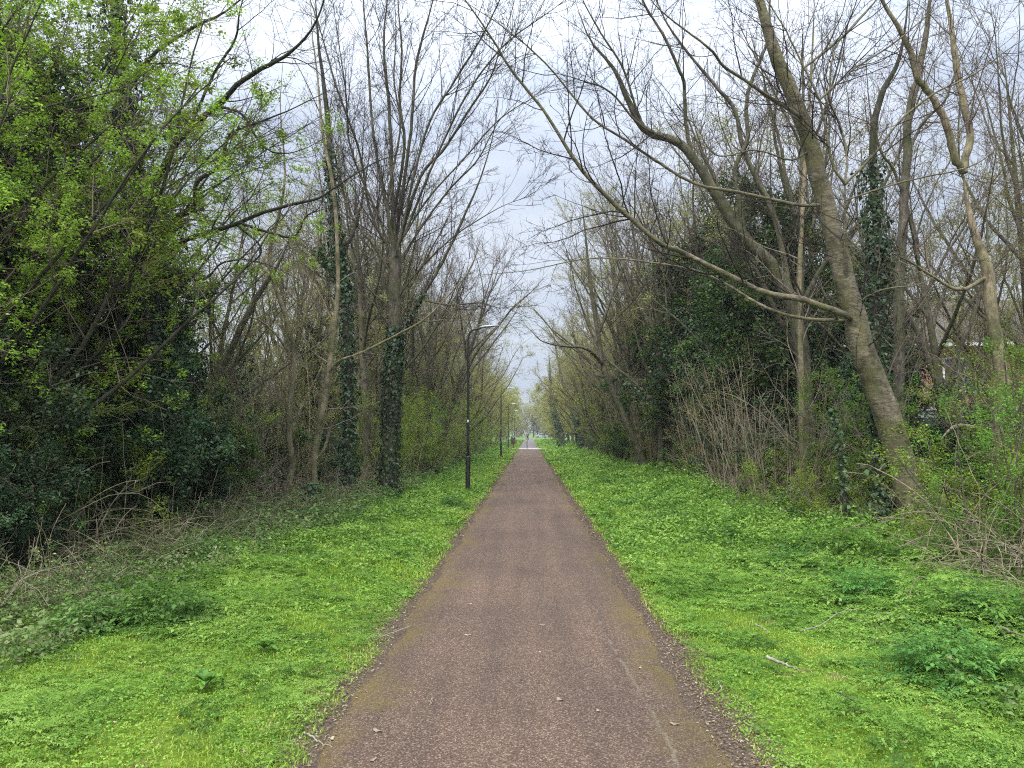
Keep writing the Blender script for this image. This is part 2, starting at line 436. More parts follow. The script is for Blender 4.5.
def path_material():
    m, nt, out = newmat('tarmac_path')
    tc = N(nt, 'ShaderNodeTexCoord'); P = tc.outputs['Object']
    sx = N(nt, 'ShaderNodeSeparateXYZ'); nt.links.new(P, sx.inputs[0]); X = sx.outputs[0]; Yc = sx.outputs[1]
    ax = math_(nt, 'ABSOLUTE', X)
    n0 = noise(nt, 0.8, 4, 0.6, P); n1 = noise(nt, 3.5, 5, 0.65, P); n2 = noise(nt, 90, 3, 0.75, P)
    vo = N(nt, 'ShaderNodeTexVoronoi', i_Scale=150.0); nt.links.new(P, vo.inputs['Vector'])
    vg = N(nt, 'ShaderNodeSeparateColor'); nt.links.new(vo.outputs['Color'], vg.inputs[0])
    stone = ramp(nt, [(0.0, (.023, .015, .010)), (0.45, (.088, .055, .036)), (0.8, (.155, .102, .068)), (0.96, (.36, .28, .20))], vg.outputs[0]).outputs[0]
    base = mixc(nt, 0.35, stone, (.106, .064, .044))
    tone = ramp(nt, [(0.3, (.88, .87, .86)), (0.7, (1.14, 1.11, 1.08))], n0.outputs[0]).outputs[0]
    col = mixc(nt, 1.0, base, tone, 'MULTIPLY')
    # long worn stripes along the walking line
    mp = N(nt, 'ShaderNodeMapping'); mp.inputs['Scale'].default_value = (2.2, 0.12, 1); nt.links.new(P, mp.inputs[0])
    st = ramp(nt, [(0.35, (.86, .86, .86)), (0.65, (1.12, 1.1, 1.08))], noise(nt, 2, 3, 0.5, mp.outputs[0]).outputs[0]).outputs[0]
    col = mixc(nt, 1.0, col, st, 'MULTIPLY')
    pn = noise(nt, 0.45, 3, 0.5, P); pr_ = ramp(nt, [(0.40, (.90, .90, .91)), (0.5, (1, 1, 1)), (0.62, (1.08, 1.07, 1.05))], pn.outputs[0]).outputs[0]
    col = mixc(nt, 1.0, col, pr_, 'MULTIPLY')
    # moss near the edges
    near_ = math_(nt, 'MULTIPLY', math_(nt, 'GREATER_THAN', X, 0.0), math_(nt, 'MULTIPLY_ADD', Yc, -0.08, 0.80, clamp=True))
    e = math_(nt, 'ADD', math_(nt, 'MULTIPLY_ADD', near_, 0.36, ax), math_(nt, 'MULTIPLY_ADD', n0.outputs[0], 1.1, -0.55))
    e = math_(nt, 'ADD', e, math_(nt, 'MULTIPLY_ADD', n1.outputs[0], 0.7, -0.35))
    moss = math_(nt, 'MULTIPLY_ADD', e, 3.0, -0.80 * 3.0, clamp=True)
    moss = math_(nt, 'MULTIPLY', moss, ramp(nt, [(0.35, 0.1), (0.6, 1.0)], n2.outputs[0]).outputs[0])
    col = mixc(nt, math_(nt, 'MULTIPLY', moss, 0.95), col, (.13, .095, .016))
    # pale trodden patches
    mp2 = N(nt, 'ShaderNodeMapping'); mp2.inputs['Scale'].default_value = (3.2, 4.4, 1); mp2.inputs['Location'].default_value = (3.3, 1.2, 0); nt.links.new(P, mp2.inputs[0])
    pt = ramp(nt, [(0.70, 0.0), (0.75, 1.0)], noise(nt, 1.0, 4, 0.6, mp2.outputs[0]).outputs[0]).outputs[0]
    col = mixc(nt, math_(nt, 'MULTIPLY', pt, math_(nt, 'MULTIPLY', n2.outputs[0], 0.9)), col, (.34, .27, .18))
    # thin pale line of grit running along the right side
    wv = math_(nt, 'SINE', math_(nt, 'MULTIPLY', Yc, 1.15))
    line = math_(nt, 'MULTIPLY_ADD', wv, -0.055, 0.665)
    line = math_(nt, 'ADD', line, math_(nt, 'MULTIPLY_ADD', n1.outputs[0], 0.16, -0.08))
    dl = math_(nt, 'ABSOLUTE', math_(nt, 'SUBTRACT', X, line))
    lm = math_(nt, 'MULTIPLY_ADD', dl, -50.0, 1.0, clamp=True)
    lm = math_(nt, 'MULTIPLY', lm, math_(nt, 'LESS_THAN', Yc, 7.4))
    lm = math_(nt, 'MULTIPLY', lm, ramp(nt, [(0.42, 0.0), (0.58, 1.0)], n1.outputs[0]).outputs[0])
    col = mixc(nt, math_(nt, 'MULTIPLY', math_(nt, 'MULTIPLY', lm, n2.outputs[0]), 0.7), col, (.27, .24, .17))
    b = N(nt, 'ShaderNodeBsdfPrincipled', i_Roughness=0.82); b.inputs['Specular IOR Level'].default_value = 0.35
    nt.links.new(col, b.inputs['Base Color'])
    bp = N(nt, 'ShaderNodeBump', i_Strength=0.9, i_Distance=0.006); nt.links.new(vo.outputs['Distance'], bp.inputs['Height'])
    nt.links.new(bp.outputs[0], b.inputs['Normal']); nt.links.new(b.outputs[0], out.inputs[0])
    return m
PM = path_material()
def strip(name, ys, xl, xr, z, mat):
    """a ribbon with a wobbling edge and a rounded, slightly fallen lip"""
    rng = np.random.default_rng(5)
    n = len(ys)
    wl = xl + 0.035 * np.sin(ys * 2.3) + 0.02 * np.sin(ys * 7.1) + 0.012 * rng.standard_normal(n)
    wr = xr + 0.035 * np.sin(ys * 1.9 + 1) + 0.02 * np.sin(ys * 6.3) + 0.012 * rng.standard_normal(n)
    cols = [(wl, -0.02), (wl + 0.05, z), ((wl + wr) / 2, z + 0.008), (wr - 0.05, z), (wr, -0.02)]
    V = np.stack([np.stack([c, ys, np.full(n, zz)], -1) for c, zz in cols], 1).reshape(-1, 3)
    i = np.arange(n * 5).reshape(n, 5)
    Q = np.stack([i[:-1, :-1], i[:-1, 1:], i[1:, 1:], i[1:, :-1]], -1).reshape(-1, 4)
    o = link(name, raw_mesh(name, V, Q, mat, smooth=True)); o['kind'] = 'structure'; return o
strip('path', np.arange(-8, 78.6, .15), -1.09, 1.01, 0.014, PM)
strip('far_path', np.arange(82.6, 262, .6), -1.13, 1.13, 0.014, plain('far_tarmac', (.15, .13, .125), .85, 0, .15, 1.5))
MB().box(-5.2, 1.9, 78.4, 82.8, -0.05, 0.024).build('crossing_path', plain('pale_concrete', (.42, .38, .34), .85, 0, .12, 1.2, .2)).__setitem__('kind', 'structure')
MB().box(-80, 80, 262, 272, -0.05, 0.02).build('far_road', plain('far_road_surface', (.36, .36, .36), .85, 0, .1, .3)).__setitem__('kind', 'structure')

exec_marker = None
#PART2
# ------------------------------------------------------------------ verge plants
rg = np.random.default_rng(11)
def patch(x, y):
    return np.sin(x * 1.7 + 1.3 * np.sin(y * .8)) * np.sin(y * 1.1 + .7 * np.sin(x * 2.3)) + .4 * np.sin(x * 5.1 + y * 3.7)

def verge_pts(n, side, x0, x1, y0, y1, edge=True, power=1.0):
    y = y0 * (y1 / y0) ** rg.random(n) if power else rg.uniform(y0, y1, n)
    x = rg.uniform(x0, x1, n)
    if edge:
        lim = (1.13 if side > 0 else 1.21) + 0.12 * np.sin(y * 1.7 + side) * np.sin(y * .63) + 0.09 * np.sin(y * 4.3 + side) * np.sin(y * 1.31) + 0.06 * np.sin(y * 11 + 2 * np.sin(y * 3))
        ok = x + 0.10 * rg.standard_normal(n) > lim
        x, y = x[ok], y[ok]
    return x * side, y

def blades(x, y, h, w):
    n = len(x); z = gz(x, y)
    a = rg.uniform(0, 2 * PI, n); lean = rg.uniform(.1, .9, n)
    d = np.stack([np.cos(a), np.sin(a), np.zeros(n)], 1); s = np.stack([-np.sin(a), np.cos(a), np.zeros(n)], 1)
    p = np.stack([x, y, z - .01], 1); h = h[:, None]; w = w[:, None]; lean = lean[:, None]
    mid = p + d * h * lean * .35 + np.array([0, 0, 1.]) * h * .65
    tip = p + d * h * lean + np.array([0, 0, 1.]) * h * (1 - .35 * lean)
    V = np.stack([p - s * w / 2, p + s * w / 2, mid + s * w * .4, tip], 1).reshape(-1, 3)
    V2 = np.stack([p - s * w / 2, mid + s * w * .4, tip, mid - s * w * .4], 1)
    return np.stack([p, mid + s * w * .5, tip, mid - s * w * .5], 1).reshape(-1, 3), np.arange(4 * n).reshape(n, 4)

# grass
gx, gy, gh, gw = [], [], [], []
for side in (-1, 1):
    for (n, y0, y1, x1, hs, ws) in ((85000, 3.2, 8, 5.4, .034, .006), (60000, 8, 18, 5.6, .045, .010), (30000, 18, 45, 5.6, .06, .02), (12000, 45, 150, 5.8, .1, .04)):
        x, y = verge_pts(n, side, 1.1, x1, y0, y1)
        gx.append(x); gy.append(y); gh.append(hs * rg.uniform(.5, 1.5, len(x)) * (1 + .35 * patch(x, y))); gw.append(np.full(len(x), ws))
gx, gy, gh, gw = map(np.concatenate, (gx, gy, gh, gw))
keep = patch(gx * 1.6, gy * 1.5) + 0.9 * rg.random(len(gx)) > -0.35
V, Q = blades(gx[keep], gy[keep], gh[keep], gw[keep])
o = leaf_obj(rg, 'grass', (V, Q), M['grass'], None); tag(o, 'short bright green grass along both edges of the path', 'grass', kind='stuff')

# fronded herbs
def template(fine):
    out = []
    for u, l in ((.28, .42), (.48, .40), (.66, .32), (.82, .22)):
        for sgn in (-1, 1):
            if fine:
                out.append((u + .10 * l, sgn * l * .28, sgn * 62, l * .30)); out.append((u + .30 * l, sgn * l * .42, sgn * 20, l * .34))
                out.append((u - .02, sgn * l * .50, sgn * 95, l * .32)); out.append((u + .2 * l, sgn * l * .72, sgn * 55, l * .42))
            else: out.append((u, sgn * .03, sgn * 58, l * .95))
    out.append((.88, 0, 0, .26 if fine else .34))
    return np.array(out)
TF, TC = template(True), template(False)

def fronds(o, az, el, L, T, fat=.62, curl=.35):
    n, m = len(o), len(T)
    a = np.stack([np.cos(az), np.sin(az), np.zeros(n)], 1); s = np.stack([-np.sin(az), np.cos(az), np.zeros(n)], 1)
    def P(u, v):
        h = np.cos(el) * u * L; zz = (np.sin(el) * u - curl * u * u) * L
        return o + a * h[:, None] + s * (v * L)[:, None] + np.array([0, 0, 1.]) * zz[:, None]
    Vs = []
    for (u, v, ang, l) in T:
        c, sn = math.cos(R_(ang)), math.sin(R_(ang)); jit = 1 + .18 * rg.standard_normal(n)
        l = l * jit
        p0 = P(np.full(n, u), np.full(n, v))
        p2 = P(u + c * l, v + sn * l); p2[:, 2] -= .12 * (l * L)
        w = l * fat * .5
        p1 = P(u + c * l * .45 - sn * w, v + sn * l * .45 + c * w); p3 = P(u + c * l * .45 + sn * w, v + sn * l * .45 - c * w)
        up = (.15 * l * L * rg.uniform(-.4, 1, n))[:, None] * np.array([0, 0, 1.])
        Vs.append(np.stack([p0, p1 + up, p2, p3 + up], 1))
    V = np.stack(Vs, 1).reshape(-1, 3)
    return V, np.arange(len(V)).reshape(-1, 4)

def herbs(x, y, h, size, T, per=6, hsp=.5):
    n = len(x)
    o = np.repeat(np.stack([x, y, gz(x, y)], 1), per, 0); hh = np.repeat(h, per); sz = np.repeat(size, per)
    o[:, 2] += hh * rg.uniform(.25, 1, len(o)) * .8
    az = rg.uniform(0, 2 * PI, len(o)); el = rg.uniform(.0, .75, len(o))
    o[:, 0] += np.cos(az) * .2 * sz; o[:, 1] += np.sin(az) * .2 * sz
    return fronds(o, az, el, sz * rg.uniform(.6, 1.2, len(o)), T)

def hmass(x, y):
    """how tall the herbs stand"""
    r = .07 + .12 * sst(1.9, 3.4, x) + .16 * sst(3.0, 4.4, x)
    l = .04 + .06 * sst(2.0, 3.6, -x) + .10 * sst(3.4, 5.0, -x)
    return np.where(x > 0, r, l) * np.clip(1 + .6 * patch(x * .8, y * .8) + .45 * patch(x * 2.4 + 5, y * 2.2), .15, 2) + .015

def domes(x, y, h, size, leaf, per):
    n = len(x); i = np.repeat(np.arange(n), per)
    a = rg.uniform(0, 2 * PI, len(i)); q = np.sqrt(rg.random(len(i))); el = q
    rad = size[i] * q
    o = np.stack([x[i] + rad * np.cos(a), y[i] + rad * np.sin(a), np.zeros(len(i))], 1)
    o[:, 2] = gz(o[:, 0], o[:, 1]) + h[i] * np.sqrt(1 - .85 * q * q) * rg.uniform(.55, 1.05, len(i)) + .01
    return leaves(rg, o, leaf, .55, .55, .25)

for side, lab in ((1, 'dense ferny green herbs banked up on the right verge of the path'), (-1, 'low ferny green herbs growing through the grass on the left verge')):
    parts = []; tones = []
    def keepers(n, y0, y1, lo=0.0):
        x, y = verge_pts(n, side, 1.25, 5.7, y0, y1); ax = np.abs(x)
        dens = np.clip((.20 if side < 0 else .30) + .6 * sst(1.7, 3.2, ax) * (1 if side > 0 else .75) + .35 * patch(x * 1.3, y * 1.2), lo, 1)
        if side < 0: dens = dens * (1 - .75 * sst(3.4, 4.4, ax))
        k = rg.random(len(x)) < dens; return x[k], y[k]
    def tone_of(x, y, per):
        t = .48 + .20 * patch(x * 2.1, y * 1.6) + .20 * rg.standard_normal(len(x))
        return np.clip(np.repeat(t, per) + .10 * rg.standard_normal(len(x) * per), 0, 1)
    for (n, y0, y1, sz, per) in ((3000, 3.3, 6, .115, 6), (4600, 6, 11, .15, 6)):
        x, y = keepers(n, y0, y1); h = hmass(x, y) * rg.uniform(.3, 1.25, len(x)); s = sz * rg.uniform(.6, 1.3, len(x)) * (0.75 + 1.2 * np.minimum(h, .4))
        parts.append(herbs(x, y, h, s, TF, per)); tones.append(tone_of(x, y, per * len(TF)))
    for (n, y0, y1, sz, leaf, per) in ((2200, 3.3, 8, .05, .024, 9), (2600, 9, 14, .10, .045, 14), (5200, 11, 19, .14, .06, 18), (4200, 19, 40, .22, .085, 18), (2200, 40, 78, .4, .15, 16), (1200, 84, 170, .6, .25, 14)):
        x, y = keepers(n, y0, y1, .05); h = (hmass(x, y) * rg.uniform(.3, 1.3, len(x)) + (.0 if y0 < 8 else .03)) * (1 if y0 > 4 else .35); s = sz * rg.uniform(.6, 1.4, len(x))
        parts.append(domes(x, y, h, s, leaf, per)); tones.append(tone_of(x, y, per))
    V, Q = merge(parts)
    o = leaf_obj(rg, 'ground_cover', (V, Q), M['parsley'], None, rnd=np.concatenate(tones)); tag(o, lab, 'ground cover', kind='stuff')
# clover and moss sized leaves between the blades
lx2, ly2, lz2 = [], [], []
parts = []
for side in (-1, 1):
    for (n, y0, y1, lf_) in ((52000, 3.2, 7, .016), (42000, 7, 14, .028), (20000, 14, 30, .05)):
        x, y = verge_pts(n, side, 1.15, 5.4, y0, y1)
        k = patch(x * 2.2 + 3, y * 1.9) + rg.random(len(x)) * 1.3 > .15; x, y = x[k], y[k]
        o3 = np.stack([x, y, gz(x, y) + rg.uniform(.004, .04, len(x))], 1)
        parts.append(leaves(rg, o3, lf_, .8, .8, 0))
V, Q = merge(parts)
o = leaf_obj(rg, 'ground_cover', (V, Q), M['lowleaf'], None); tag(o, 'tiny clover sized leaves matted between the grass blades', 'ground cover', kind='stuff')

# darker nettles and weeds under the hedges
def nettle_pts(n, side, x0, x1, y0, y1):
    y = y0 * (y1 / y0) ** rg.random(n); x = rg.uniform(x0, x1, n); return x * side, y
parts = []
for (n, side, x0, x1, y0, y1, sz) in ((4200, -1, 3.4, 6.0, 5, 12, .045), (4200, -1, 3.2, 5.6, 12, 28, .075), (1200, -1, 3.6, 6, 28, 70, .18), (1500, 1, 3.6, 6.2, 5, 14, .05), (1400, 1, 4.4, 6.6, 14, 40, .10), (700, 1, 2.6, 4.6, 4, 12, .045)):
    x, y = nettle_pts(n, side, x0, x1, y0, y1)
    k = patch(x * 1.1 + 4, y * 1.3) + rg.random(len(x)) * 1.2 > -.1; x, y = x[k], y[k]
    h = rg.uniform(.06, .34, len(x)) * (1 if side < 0 else .8); per = 9
    o3 = np.repeat(np.stack([x, y, gz(x, y)], 1), per, 0); o3[:, 2] += np.repeat(h, per) * rg.uniform(.2, 1, len(o3))
    o3[:, :2] += .035 * rg.standard_normal((len(o3), 2)) * (sz / .09)
    parts.append(leaves(rg, o3, sz, .55, .5, .15))
V, Q = merge(parts)
o = leaf_obj(rg, 'undergrowth', (V, Q), M['nettle'], None); tag(o, 'mixed nettles and weeds in front of the hedges', 'undergrowth', kind='stuff')

# leaf litter: under the hedges and along the path edges
lx, ly, ls = [], [], []
for side in (-1, 1):
    for (n, x0, x1, y0, y1, s) in ((9500, .98, 1.42, 3, 12, .018), (4200, .98, 1.42, 12, 40, .034), (9000, 4.6, 11, 4, 30, .055), (2600, 3.4, 5.2, 5, 24, .04), (5000, 5.2, 12, 30, 90, .11), (900, .3, 1.1, 3, 14, .010)):
        y = y0 * (y1 / y0) ** rg.random(n); x = (x0 + (x1 - x0) * rg.beta(2, 2, n)) * side - (.05 if s < .04 else 0)
        lx.append(x); ly.append(y); ls.append(np.full(n, s))
lx, ly, ls = map(np.concatenate, (lx, ly, ls)); n = len(lx)
pz = np.where((lx < 1.01) & (lx > -1.1), .018, gz(lx, ly) + .008)
pz = pz + np.where((np.abs(lx) > 1.4) & (ls < .045), rg.uniform(.0, .07, n), 0)
pos = np.stack([lx, ly, pz], 1); a = rg.uniform(0, 2 * PI, n)
d = np.stack([np.cos(a), np.sin(a), .15 * rg.standard_normal(n)], 1); s_ = np.stack([-np.sin(a), np.cos(a), .25 * rg.standard_normal(n)], 1)
L = (ls * rg.uniform(.4, 1.5, n))[:, None]; W = L * rg.uniform(.12, .6, n)[:, None] * .5
up = np.array([0, 0, 1.]) * L * .12
V = np.stack([pos, pos + d * L * .5 + s_ * W + up, pos + d * L, pos + d * L * .5 - s_ * W + up], 1).reshape(-1, 3)
V[:, 2] = np.maximum(V[:, 2], .004)
o = link('leaf_litter', raw_mesh('leaf_litter', V, np.arange(4 * n).reshape(n, 4), M['deadleaf'], rg.random(n)))
tag(o, 'brown leaf litter and chips along the path edges and under the hedges', 'leaf litter', kind='stuff')

# tangled thin dead stems on the floor of the hedges
def stems_field(n, side, x0, x1, y0, y1, h, r):
    y = y0 * (y1 / y0) ** rg.random(n); x = rg.uniform(x0, x1, n) * side
    k = 6; P = np.empty((n, k, 3)); P[:, 0] = np.stack([x, y, gz(x, y)], 1)
    az = rg.uniform(0, 2 * PI, n); el = rg.uniform(.2, 1.5, n); L = h * rg.uniform(.5, 1.6, n)
    d = np.stack([np.cos(az) * np.cos(el), np.sin(az) * np.cos(el), np.sin(el)], 1)
    for j in range(1, k):
        P[:, j] = P[:, j - 1] + d * (L / (k - 1))[:, None]; d = d + .22 * rg.standard_normal((n, 3)); d[:, 2] -= .25; d = nrm(d)
    P[:, :, 2] = np.maximum(P[:, :, 2], .02)
    return P, np.full((n, k), r) * np.linspace(1, .5, k)[None]
bs = [stems_field(480, -1, 4.2, 7.0, 6, 20, .7, .006), stems_field(420, -1, 5.2, 8, 20, 60, 1.2, .011), stems_field(360, 1, 4.5, 7.2, 6, 24, .8, .007), stems_field(300, 1, 5.4, 8, 24, 60, 1.3, .011), stems_field(260, -1, 3.4, 5, 9, 26, .5, .005)]
V, Q = merge([tubes(P, Rr, 3) for P, Rr in bs])
o = link('undergrowth', raw_mesh('dead_stems', V, Q, M['twig_pale'], smooth=True)); tag(o, 'dead brown stems tangled on the hedge floor', 'dead stems', kind='stuff')

# ------------------------------------------------------------------ individual plants, sticks and leaves on the verge
def clump_thing(seed, name, mat, n, h, size, T, spread, label, cat):
    global rg
    keep_rg = rg; rg = np.random.default_rng(seed)
    x = spread * rg.standard_normal(n); y = spread * rg.standard_normal(n)
    oo = np.stack([x, y, np.zeros(n)], 1); oo[:, 2] = h * np.exp(-(x * x + y * y) / (2 * (spread * 1.4) ** 2)) * rg.uniform(.3, 1, n)
    az = np.arctan2(y, x) + .6 * rg.standard_normal(n); el = rg.uniform(.0, .8, n)
    V, Q = fronds(oo, az, el, size * rg.uniform(.6, 1.2, n), T)
    t = empty(name); tag(t, label, cat)
    leaf_obj(rg, 'foliage', (V, Q), mat, t)
    k = 26; P = np.empty((k, 4, 3)); P[:, 0] = np.stack([.03 * rg.standard_normal(k), .03 * rg.standard_normal(k), np.full(k, -.01)], 1)
    i = rg.choice(n, k); 
    for j, f in ((1, .35), (2, .7), (3, 1.)): P[:, j] = P[:, 0] * (1 - f) + oo[i] * f; 
    V, Q = tubes(P, np.full((k, 4), .003), 4)
    link('stem', raw_mesh('stem', V, Q, mat, np.full(len(Q), .3)), t)
    rg = keep_rg
    return t
cp = clump_thing(3, 'cow_parsley', M['parsley_dark'], 210, .34, .22, TF, .17, 'tall dark green cow parsley clump standing alone in the left grass', 'plant')
def on(px, Y): return at(px, 450, Y)[0]
for i, (px, Y, sc, lab) in enumerate(((168, 6.6, 1.0, 'tall dark green cow parsley clump standing alone in the left grass'),
        (205, 9.6, .9, 'dark cow parsley clump at the bramble edge above the tall lone clump'),
        (92, 6.4, .8, 'cow parsley clump at the far left edge of the grass'),
        (345, 13.5, .62, 'low dark cow parsley tuft in the left grass nearest the path'),
        (452, 17.4, .7, 'small dark tuft in the grass between the ivied trunk and the path'),
        (385, 19.0, .8, 'dark green tuft at the foot of the ivied trunk by the lamps'),
        (790, 9.0, .75, 'dark cow parsley clump low on the right verge near the leaning trunk'),
        (868, 7.6, .85, 'dark cow parsley clump on the right verge below the leaning trunk'),
        (940, 5.2, .9, 'large cow parsley clump nearest on the right verge'),
        (660, 17.0, .8, 'dark cow parsley clump halfway along the right verge'),
        (990, 6.2, 1.0, 'cow parsley clump beside the dead stems at the right edge'),
        (735, 12.5, .8, 'dark cow parsley clump on the right verge below the bright hedge sprig'))):
    X = on(px, Y); put(cp, gp(X, Y), i * 1.3, sc, lab, 'dark cow parsley clumps on the verges')

# dock plant: broad leaves
def dock(seed):
    r = np.random.default_rng(seed); t = empty('dock_plant'); Vs = []; Qs = []; o = 0
    for i in range(11):
        a = 2 * PI * i / 11 + r.normal() * .3; L = r.uniform(.12, .22); el = r.uniform(.4, 1.1)
        k = 6
        for j in range(k + 1):
            u = j / k; w = .032 * math.sin(PI * min(1, u * .95 + .05)) ** .7 * (1 if j < k else .05)
            c = np.array([math.cos(a) * u * L * math.cos(el), math.sin(a) * u * L * math.cos(el), u * L * math.sin(el) - .5 * u * u * L])
            s = np.array([-math.sin(a), math.cos(a), 0])
            Vs += [c - s * w + [0, 0, w * .4], c, c + s * w + [0, 0, w * .4]]
        for j in range(k):
            b = o + j * 3; Qs += [(b, b + 1, b + 4, b + 3), (b + 1, b + 2, b + 5, b + 4)]
        o += 3 * (k + 1)
    link('foliage', raw_mesh('foliage', np.array(Vs), np.array(Qs), M['parsley'], r.random(len(Qs)) * .5), t)
    MB().tube([(0, 0, -.02), (0, 0, .03), (0.01, 0, .07)], [.012, .01, .004], 6).build('stem', M['twig_mossy'], t)
    tag(t, 'broad leaved dock plant in the grass', 'plant'); return t
dk = dock(4)
for i, (px, Y, sc, lab) in enumerate(((212, 4.9, .9, 'broad leaved dock in the left grass close to the viewer'), (268, 5.8, .8, 'broad leaved dock in the left grass below the low tuft'),
        (960, 7.6, 1.5, 'broad leaved dock in the right herbs near the dead stems'), (835, 8.6, 1.1, 'broad leaved dock on the right verge under the hedge'))):
    X = on(px, Y); put(dk, gp(X, Y) + [0, 0, .05], i * 2.1, sc, lab, 'dock plants in the verges')

# fallen sticks
def stick(pts, r0, label, mat='bark_pale', cat='fallen stick', k=14):
    P, Rr = resample(pts, np.linspace(r0, r0 * .45, len(pts)), k)
    P = P + .004 * np.random.default_rng(int(abs(pts[0][0]) * 1000)).standard_normal(P.shape)
    base = P.mean(0); base[2] = P[:, 2].min()
    V, Q = tubes(P[None] - base, Rr[None], 7)
    o = link('fallen_stick', raw_mesh('fallen_stick', V, Q, M[mat], smooth=True), loc=base); tag(o, label, cat, 'sticks fallen beside the path')
def gpt(px, py, dz=.02):
    Y = 8.0
    for _ in range(12):
        p = at(px, py, 1.0); d = (p - np.array([0, 0, CAMZ]))
        g = float(gz(d[0] * Y, Y)) + dz
        if d[2] >= -1e-4: break
        Y = (g - CAMZ) / d[2]
    return np.array([d[0] * Y, Y, g])
stick([gpt(305, 732), gpt(316, 740), gpt(331, 746)], .006, 'short pale forked stick lying at the left edge of the path')
stick([gpt(372, 641, .03), gpt(392, 633, .04), gpt(411, 626, .03)], .006, 'slim pale stick lying between the grass and the left path edge')
stick([gpt(430, 706, .018), gpt(431, 699, .02), gpt(433, 701, .02)], .0035, 'tiny pale twig curled on the left half of the tarmac')
stick([gpt(768, 657, .12), gpt(785, 664, .12), gpt(800, 671, .10)], .012, 'thick grey stick lying in the right grass')
stick([gpt(756, 624, .10), gpt(764, 629, .10), gpt(771, 634, .09)], .006, 'short grey stick in the right grass above the thick one')
stick([gpt(798, 632, .16), gpt(822, 624, .22), gpt(840, 612, .24), gpt(862, 609, .22)], .005, 'long curved pale twig arching through the right herbs')
stick([gpt(718, 682, .03), gpt(722, 688, .04), gpt(716, 694, .03)], .005, 'small pale bent stick on the right path edge')
stick([gpt(646, 602, .02), gpt(652, 607, .03), gpt(654, 611, .02)], .006, 'short dark stick on the far right path edge', 'bark_grey')
stick([gpt(1003, 628, .3), gpt(1016, 634, .32), gpt(1030, 637, .3)], .010, 'orange brown broken stick at the right edge of the herbs', 'bark_hazel')
stick([gpt(296, 712, .02), gpt(303, 722, .02), gpt(306, 735, .02)], .004, 'thin grey stick in the bare soil left of the path', 'bark_grey')
stick([gpt(838, 692, .12), gpt(850, 698, .12), gpt(858, 701, .12)], .005, 'slender grey stick half sunk in the nearest right herbs', 'bark_grey')

# dead leaves lying flat, each a thing
def flat_leaf(seed):
    r = np.random.default_rng(seed); t = []
    n = 10
    for i in range(n):
        a = 2 * PI * i / n; rad = .035 * (1 + .25 * math.cos(2 * a) + .2 * r.normal() * .5)
        t.append((rad * math.cos(a), rad * .7 * math.sin(a), .006 + .008 * math.cos(2 * a + .5)))
    V = np.array([(0, 0, .003)] + t); Q = np.array([(0, 1 + i, 1 + (i + 1) % n) for i in range(n)])
    me = raw_mesh('dead_leaf', V, Q, M['deadleaf'], np.full(n, .85), smooth=True)
    return me
fl = flat_leaf(2)
for i, (px, py) in enumerate(((116, 722), (92, 553 + 150), (332 , 739), (470, 604), (468, 635), (541, 652), (598, 711), (373, 760), (543, 625), (378, 731), (290, 640), (640, 668), (905, 742), (675, 724), (560, 700))):
    p = gpt(px, py, .03 if abs(px - 529) > 230 else .02)
    o = link('dead_leaf', fl, loc=p); o.rotation_euler = (0, 0, i * 2.4); o.scale = (.35 + .09 * (i % 5),) * 3
    tag(o, 'small pale dead leaf lying flat on the path or short grass', 'dead leaf', 'dead leaves scattered on the path and grass')

# ------------------------------------------------------------------ street lamps, bollard, bin, car, person, houses
def make_lamp():
    t = empty('street_lamp'); tag(t, 'x', 'street lamp')
    H = 4.62
    MB().lathe([(.075, -.05), (.075, .02), (.07, .03), (.07, .92), (.062, .98), (.045, 1.0)], 20).build('base', M['paintblack'], t, smooth=False)
    MB().box(-.028, .028, -.074, -.068, .35, .75).build('door', M['paintblack'], t, bevel=.002)
    pts = [(0, 0, .98), (0, 0, 2.2), (0, 0, 3.4), (0, 0, H - .35), (.02, 0, H - .17), (.09, 0, H - .05), (.22, 0, H), (.38, 0, H + .035)]
    P, Rr = resample(pts, [.042, .040, .037, .034, .032, .030, .028, .027], 26)
    MB().tube(P, Rr, 14).build('pole', M['paintblack'], t, smooth=True)
    h = MB()
    prof = [(.30, .03, .026), (.38, .06, .046), (.50, .085, .058), (.66, .09, .048), (.84, .065, .028), (.92, .02, .012)]
    n = 12; ring = []
    for (x, w, th) in prof:
        for i in range(n):
            a = 2 * PI * i / n; z = th * math.sin(a) * (1 if math.sin(a) > 0 else .45)
            ring.append((x, w * math.cos(a), H + .035 + (x - .38) * .10 + z + .012))
    fs = [(j * n + i, j * n + (i + 1) % n, (j + 1) * n + (i + 1) % n, (j + 1) * n + i) for j in range(len(prof) - 1) for i in range(n)]
    fs += [tuple(range(n)), tuple((len(prof) - 1) * n + i for i in range(n))]
    h.add(ring, fs); hd = h.build('lamp_head', M['galv'], t, smooth=True)
    MB().lathe([(.022, 0), (.022, .03), (.012, .045)], 10, (.56, 0, H + .095)).build('photocell', M['paintblack'], hd)
    MB().box(.46, .74, -.05, .05, H + .022, H + .040).build('lens', M['lens'], hd, bevel=.006)
    MB().box(-.02, .02, -.0455, -.040, 1.95, 2.02).build('sticker', M['whitesticker'], t)
    return t
lp = make_lamp()
for i, (px, Y, lab) in enumerate(((468, 21.9, 'nearest black street lamp beside the path, the tallest in view'), (501, 52.5, 'second black street lamp along the left of the path'),
        (508.3, 80.5, 'third street lamp, standing just past the pale crossing'), (512, 106, 'fourth, distant street lamp beyond the crossing'), (514.5, 131, 'farthest and smallest street lamp'))):
    X = at(px, 440, Y)[0]; put(lp, (X, Y, float(gz(X, Y))), 0, 1, lab, 'street lamps along the left of the path')

